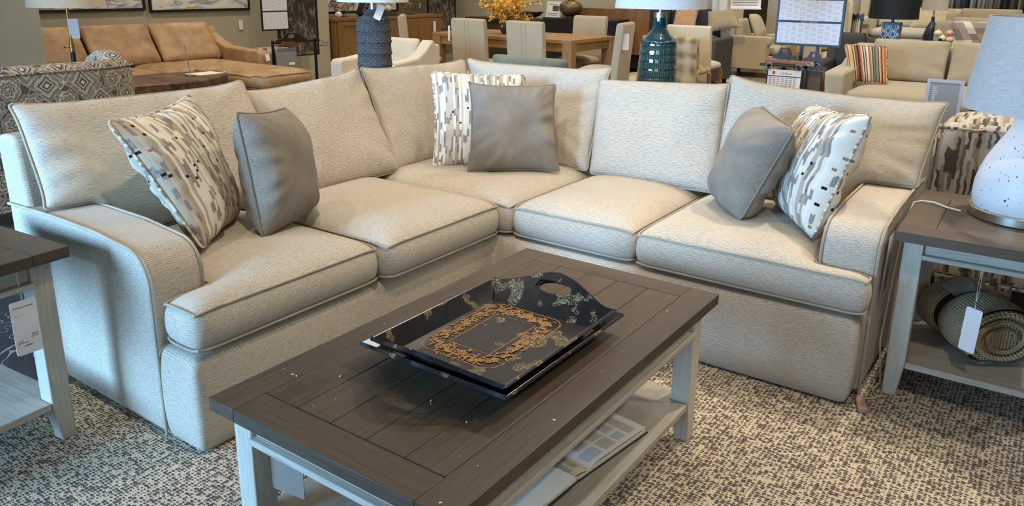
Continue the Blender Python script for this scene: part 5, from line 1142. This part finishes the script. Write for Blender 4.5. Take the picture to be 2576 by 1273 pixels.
lounge('cream_sofa', 'cream nailhead sofa far behind the black shade lamp', 'sofa', (-2.80, 13.5, 0), 0, 1.9, .9, cloth((188, 176, 148), .08, 90.0), seat=.82, arm=.97, back=1.12, aw=.16, nb=1, ns=1, style='roll', legs=.1)
tpb('tan striped pillow on the far cream nailhead sofa', [(-2.05, 14.05, 1.05), (-1.55, 14.1, 1.12), (-1.5, 13.85, .84), (-2.1, 13.8, .84)], cloth((186, 166, 128), .2, 20.0), .06, .05)
lamp('bottle_lamp', 'dark blue bottle lamp with pale grey shade behind the taupe sofa', (-1.52, 11.75, .74), [(.001, 0), (.09, 0), (.095, .08), (.06, .20), (.022, .27), (.018, .33), (.001, .33)], plain((36, 48, 60), .25), None, None, (.155, .15), linen((206, 200, 186)), .41, .75, .010, .33, .42, CHR)
console('side table under the dark blue bottle lamp', -1.75, -1.3, 11.72, 12.1, .74)
lounge('far_sofa', 'taupe sofa in the far right row before the rug racks', 'sofa', (-1.55, 12.4, 0), 0, 2.7, .95, cloth((162, 146, 120), .08, 90.0), seat=.62, arm=.9, back=1.16, aw=.18, nb=3, ns=3, style='box', legs=.06)
t = lounge('wing_chair', 'cream wing chair at the far end left of the black lamp shade', 'armchair', (-3.02, 12.0, 0), .5, .62, .7, cloth((190, 176, 144), .08, 90.0), seat=.5, arm=.75, back=1.3, aw=.1, nb=1, ns=1, style='roll', legs=.2)
# hanging rug and fabric samples at the far end
t = thing('rug_rack', 'rack of hanging rug samples across the far right wall', 'rack', (-.6, 15.6, 0)); cols = [(150, 142, 126), (72, 72, 72), (190, 180, 156), (104, 98, 90), (58, 62, 66), (128, 116, 98), (206, 196, 172), (88, 84, 78), (46, 50, 54), (160, 150, 134)]
rr = random.Random(9)
for k in range(26):
    x = -1.95+k*.115; b = B(); b.grid(lambda u, v: (x+.09*u, 15.6+.05*math.sin(u*4+k)+.02*k % .07, .55+1.9*v), 3, 2); rel(b.build('rug_sample', cloth(cols[rr.randrange(10)], .2, 40.0), solid=.02, fixn=False), t)
b = B(); b.box(-2.0, 1.1, 15.55, 15.6, 2.45, 2.5); b.box(-2.0, -1.96, 15.55, 15.6, 0, 2.5); b.box(1.06, 1.1, 15.55, 15.6, 0, 2.5); rel(b.build('rail', BLKM), t)
t = thing('fabric_rack', 'tall cream fabric samples on black hangers at the far end', 'rack', (-2.9, 14.8, 0)); rr = random.Random(4)
for k in range(9):
    x = -3.15+k*.085; b = B(); b.grid(lambda u, v: (x+.06*u, 14.85+.03*math.sin(u*4+k), .55+1.5*v), 3, 2); rel(b.build('fabric_swatch', cloth([(214, 202, 172), (176, 164, 140), (196, 186, 160), (150, 138, 116)][k % 4], .1, 60.0), solid=.012, fixn=False), t)
b = B(); b.box(-3.2, -2.35, 14.8, 14.83, 2.05, 2.08); b.box(-3.2, -3.17, 14.8, 14.83, 0, 2.06); b.box(-2.38, -2.35, 14.8, 14.83, 0, 2.06); rel(b.build('rail', BLKM), t)
t = thing('fabric_rack', 'low bundle of cut fabric samples with black clips at the far end', 'rack', (-2.75, 13.0, 0))
for k in range(10):
    x = -2.98+k*.036; b = B(); b.grid(lambda u, v: (x+.026*u, 13.0+.02*math.sin(u*4+k), .35+.62*v), 2, 2); rel(b.build('fabric_swatch', cloth([(214, 202, 172), (60, 56, 52), (150, 140, 120), (196, 186, 160)][k % 4], .1, 60.0), solid=.01, fixn=False), t)
    b = B(); b.box(x, x+.03, 12.98, 13.03, .96, 1.02+.02*(k % 2)); rel(b.build('clip', BLKM), t)
b = B(); b.box(-3.0, -2.62, 13.0, 13.03, .93, .96); b.box(-2.99, -2.96, 13.0, 13.03, 0, .95); b.box(-2.66, -2.63, 13.0, 13.03, 0, .95); rel(b.build('rail', BLKM), t)
t = thing('framed_price_list', 'grey framed price list on a stand between the sectional and the beige sofa', 'sign', (-.56, 5.2, 0))
b = B(); M = frame_mat((-.655, 5.2, .64), (1, .03, 0), (.03, .12, 1)); W1, H1 = .195, .285
for r in ((0, W1, 0, .02), (0, W1, H1-.02, H1), (0, .02, .02, H1-.02), (W1-.02, W1, .02, H1-.02)): b.box(r[0], r[1], r[2], r[3], -.01, .004, M=M)
rel(b.build('frame', plain((176, 170, 170), .5), bevel=.001), t); b = B(); b.box(.018, W1-.018, .018, H1-.018, -.008, .0, M=M); rel(b.build('sheet', plain((142, 138, 138), .6)), t)
b = B()
for k in range(18): b.box(.035, .035+.03*(.5+.5*random.random()), H1-.05-k*.011, H1-.045-k*.011, .0002, .0008, M=M)
rel(b.build('printed_column', plain((196, 194, 196), .6), smooth=False), t)
b = B(); b.tube([(-.56, 5.24, .02), (-.56, 5.24, .70)], .01, 8); b.box(-.68, -.44, 5.12, 5.36, 0, .02); rel(b.build('stand', BLKM), t)
t = thing('upholstered_stool', 'corner of a light grey upholstered seat at the bottom right edge', 'stool', (.35, 1.55, 0)); soft_block('seat', [(-.27, .27, -.27, .27)], .28, .385, cloth((190, 184, 174), .08, 200.0), t, crown=.03, cell=.05, it=4)
for x in (-.2, .2):
    for y in (-.2, .2): b = B(); b.box(x-.02, x+.02, y-.02, y+.02, .012, .29); b.build('leg', LEGD, t, bevel=.003)
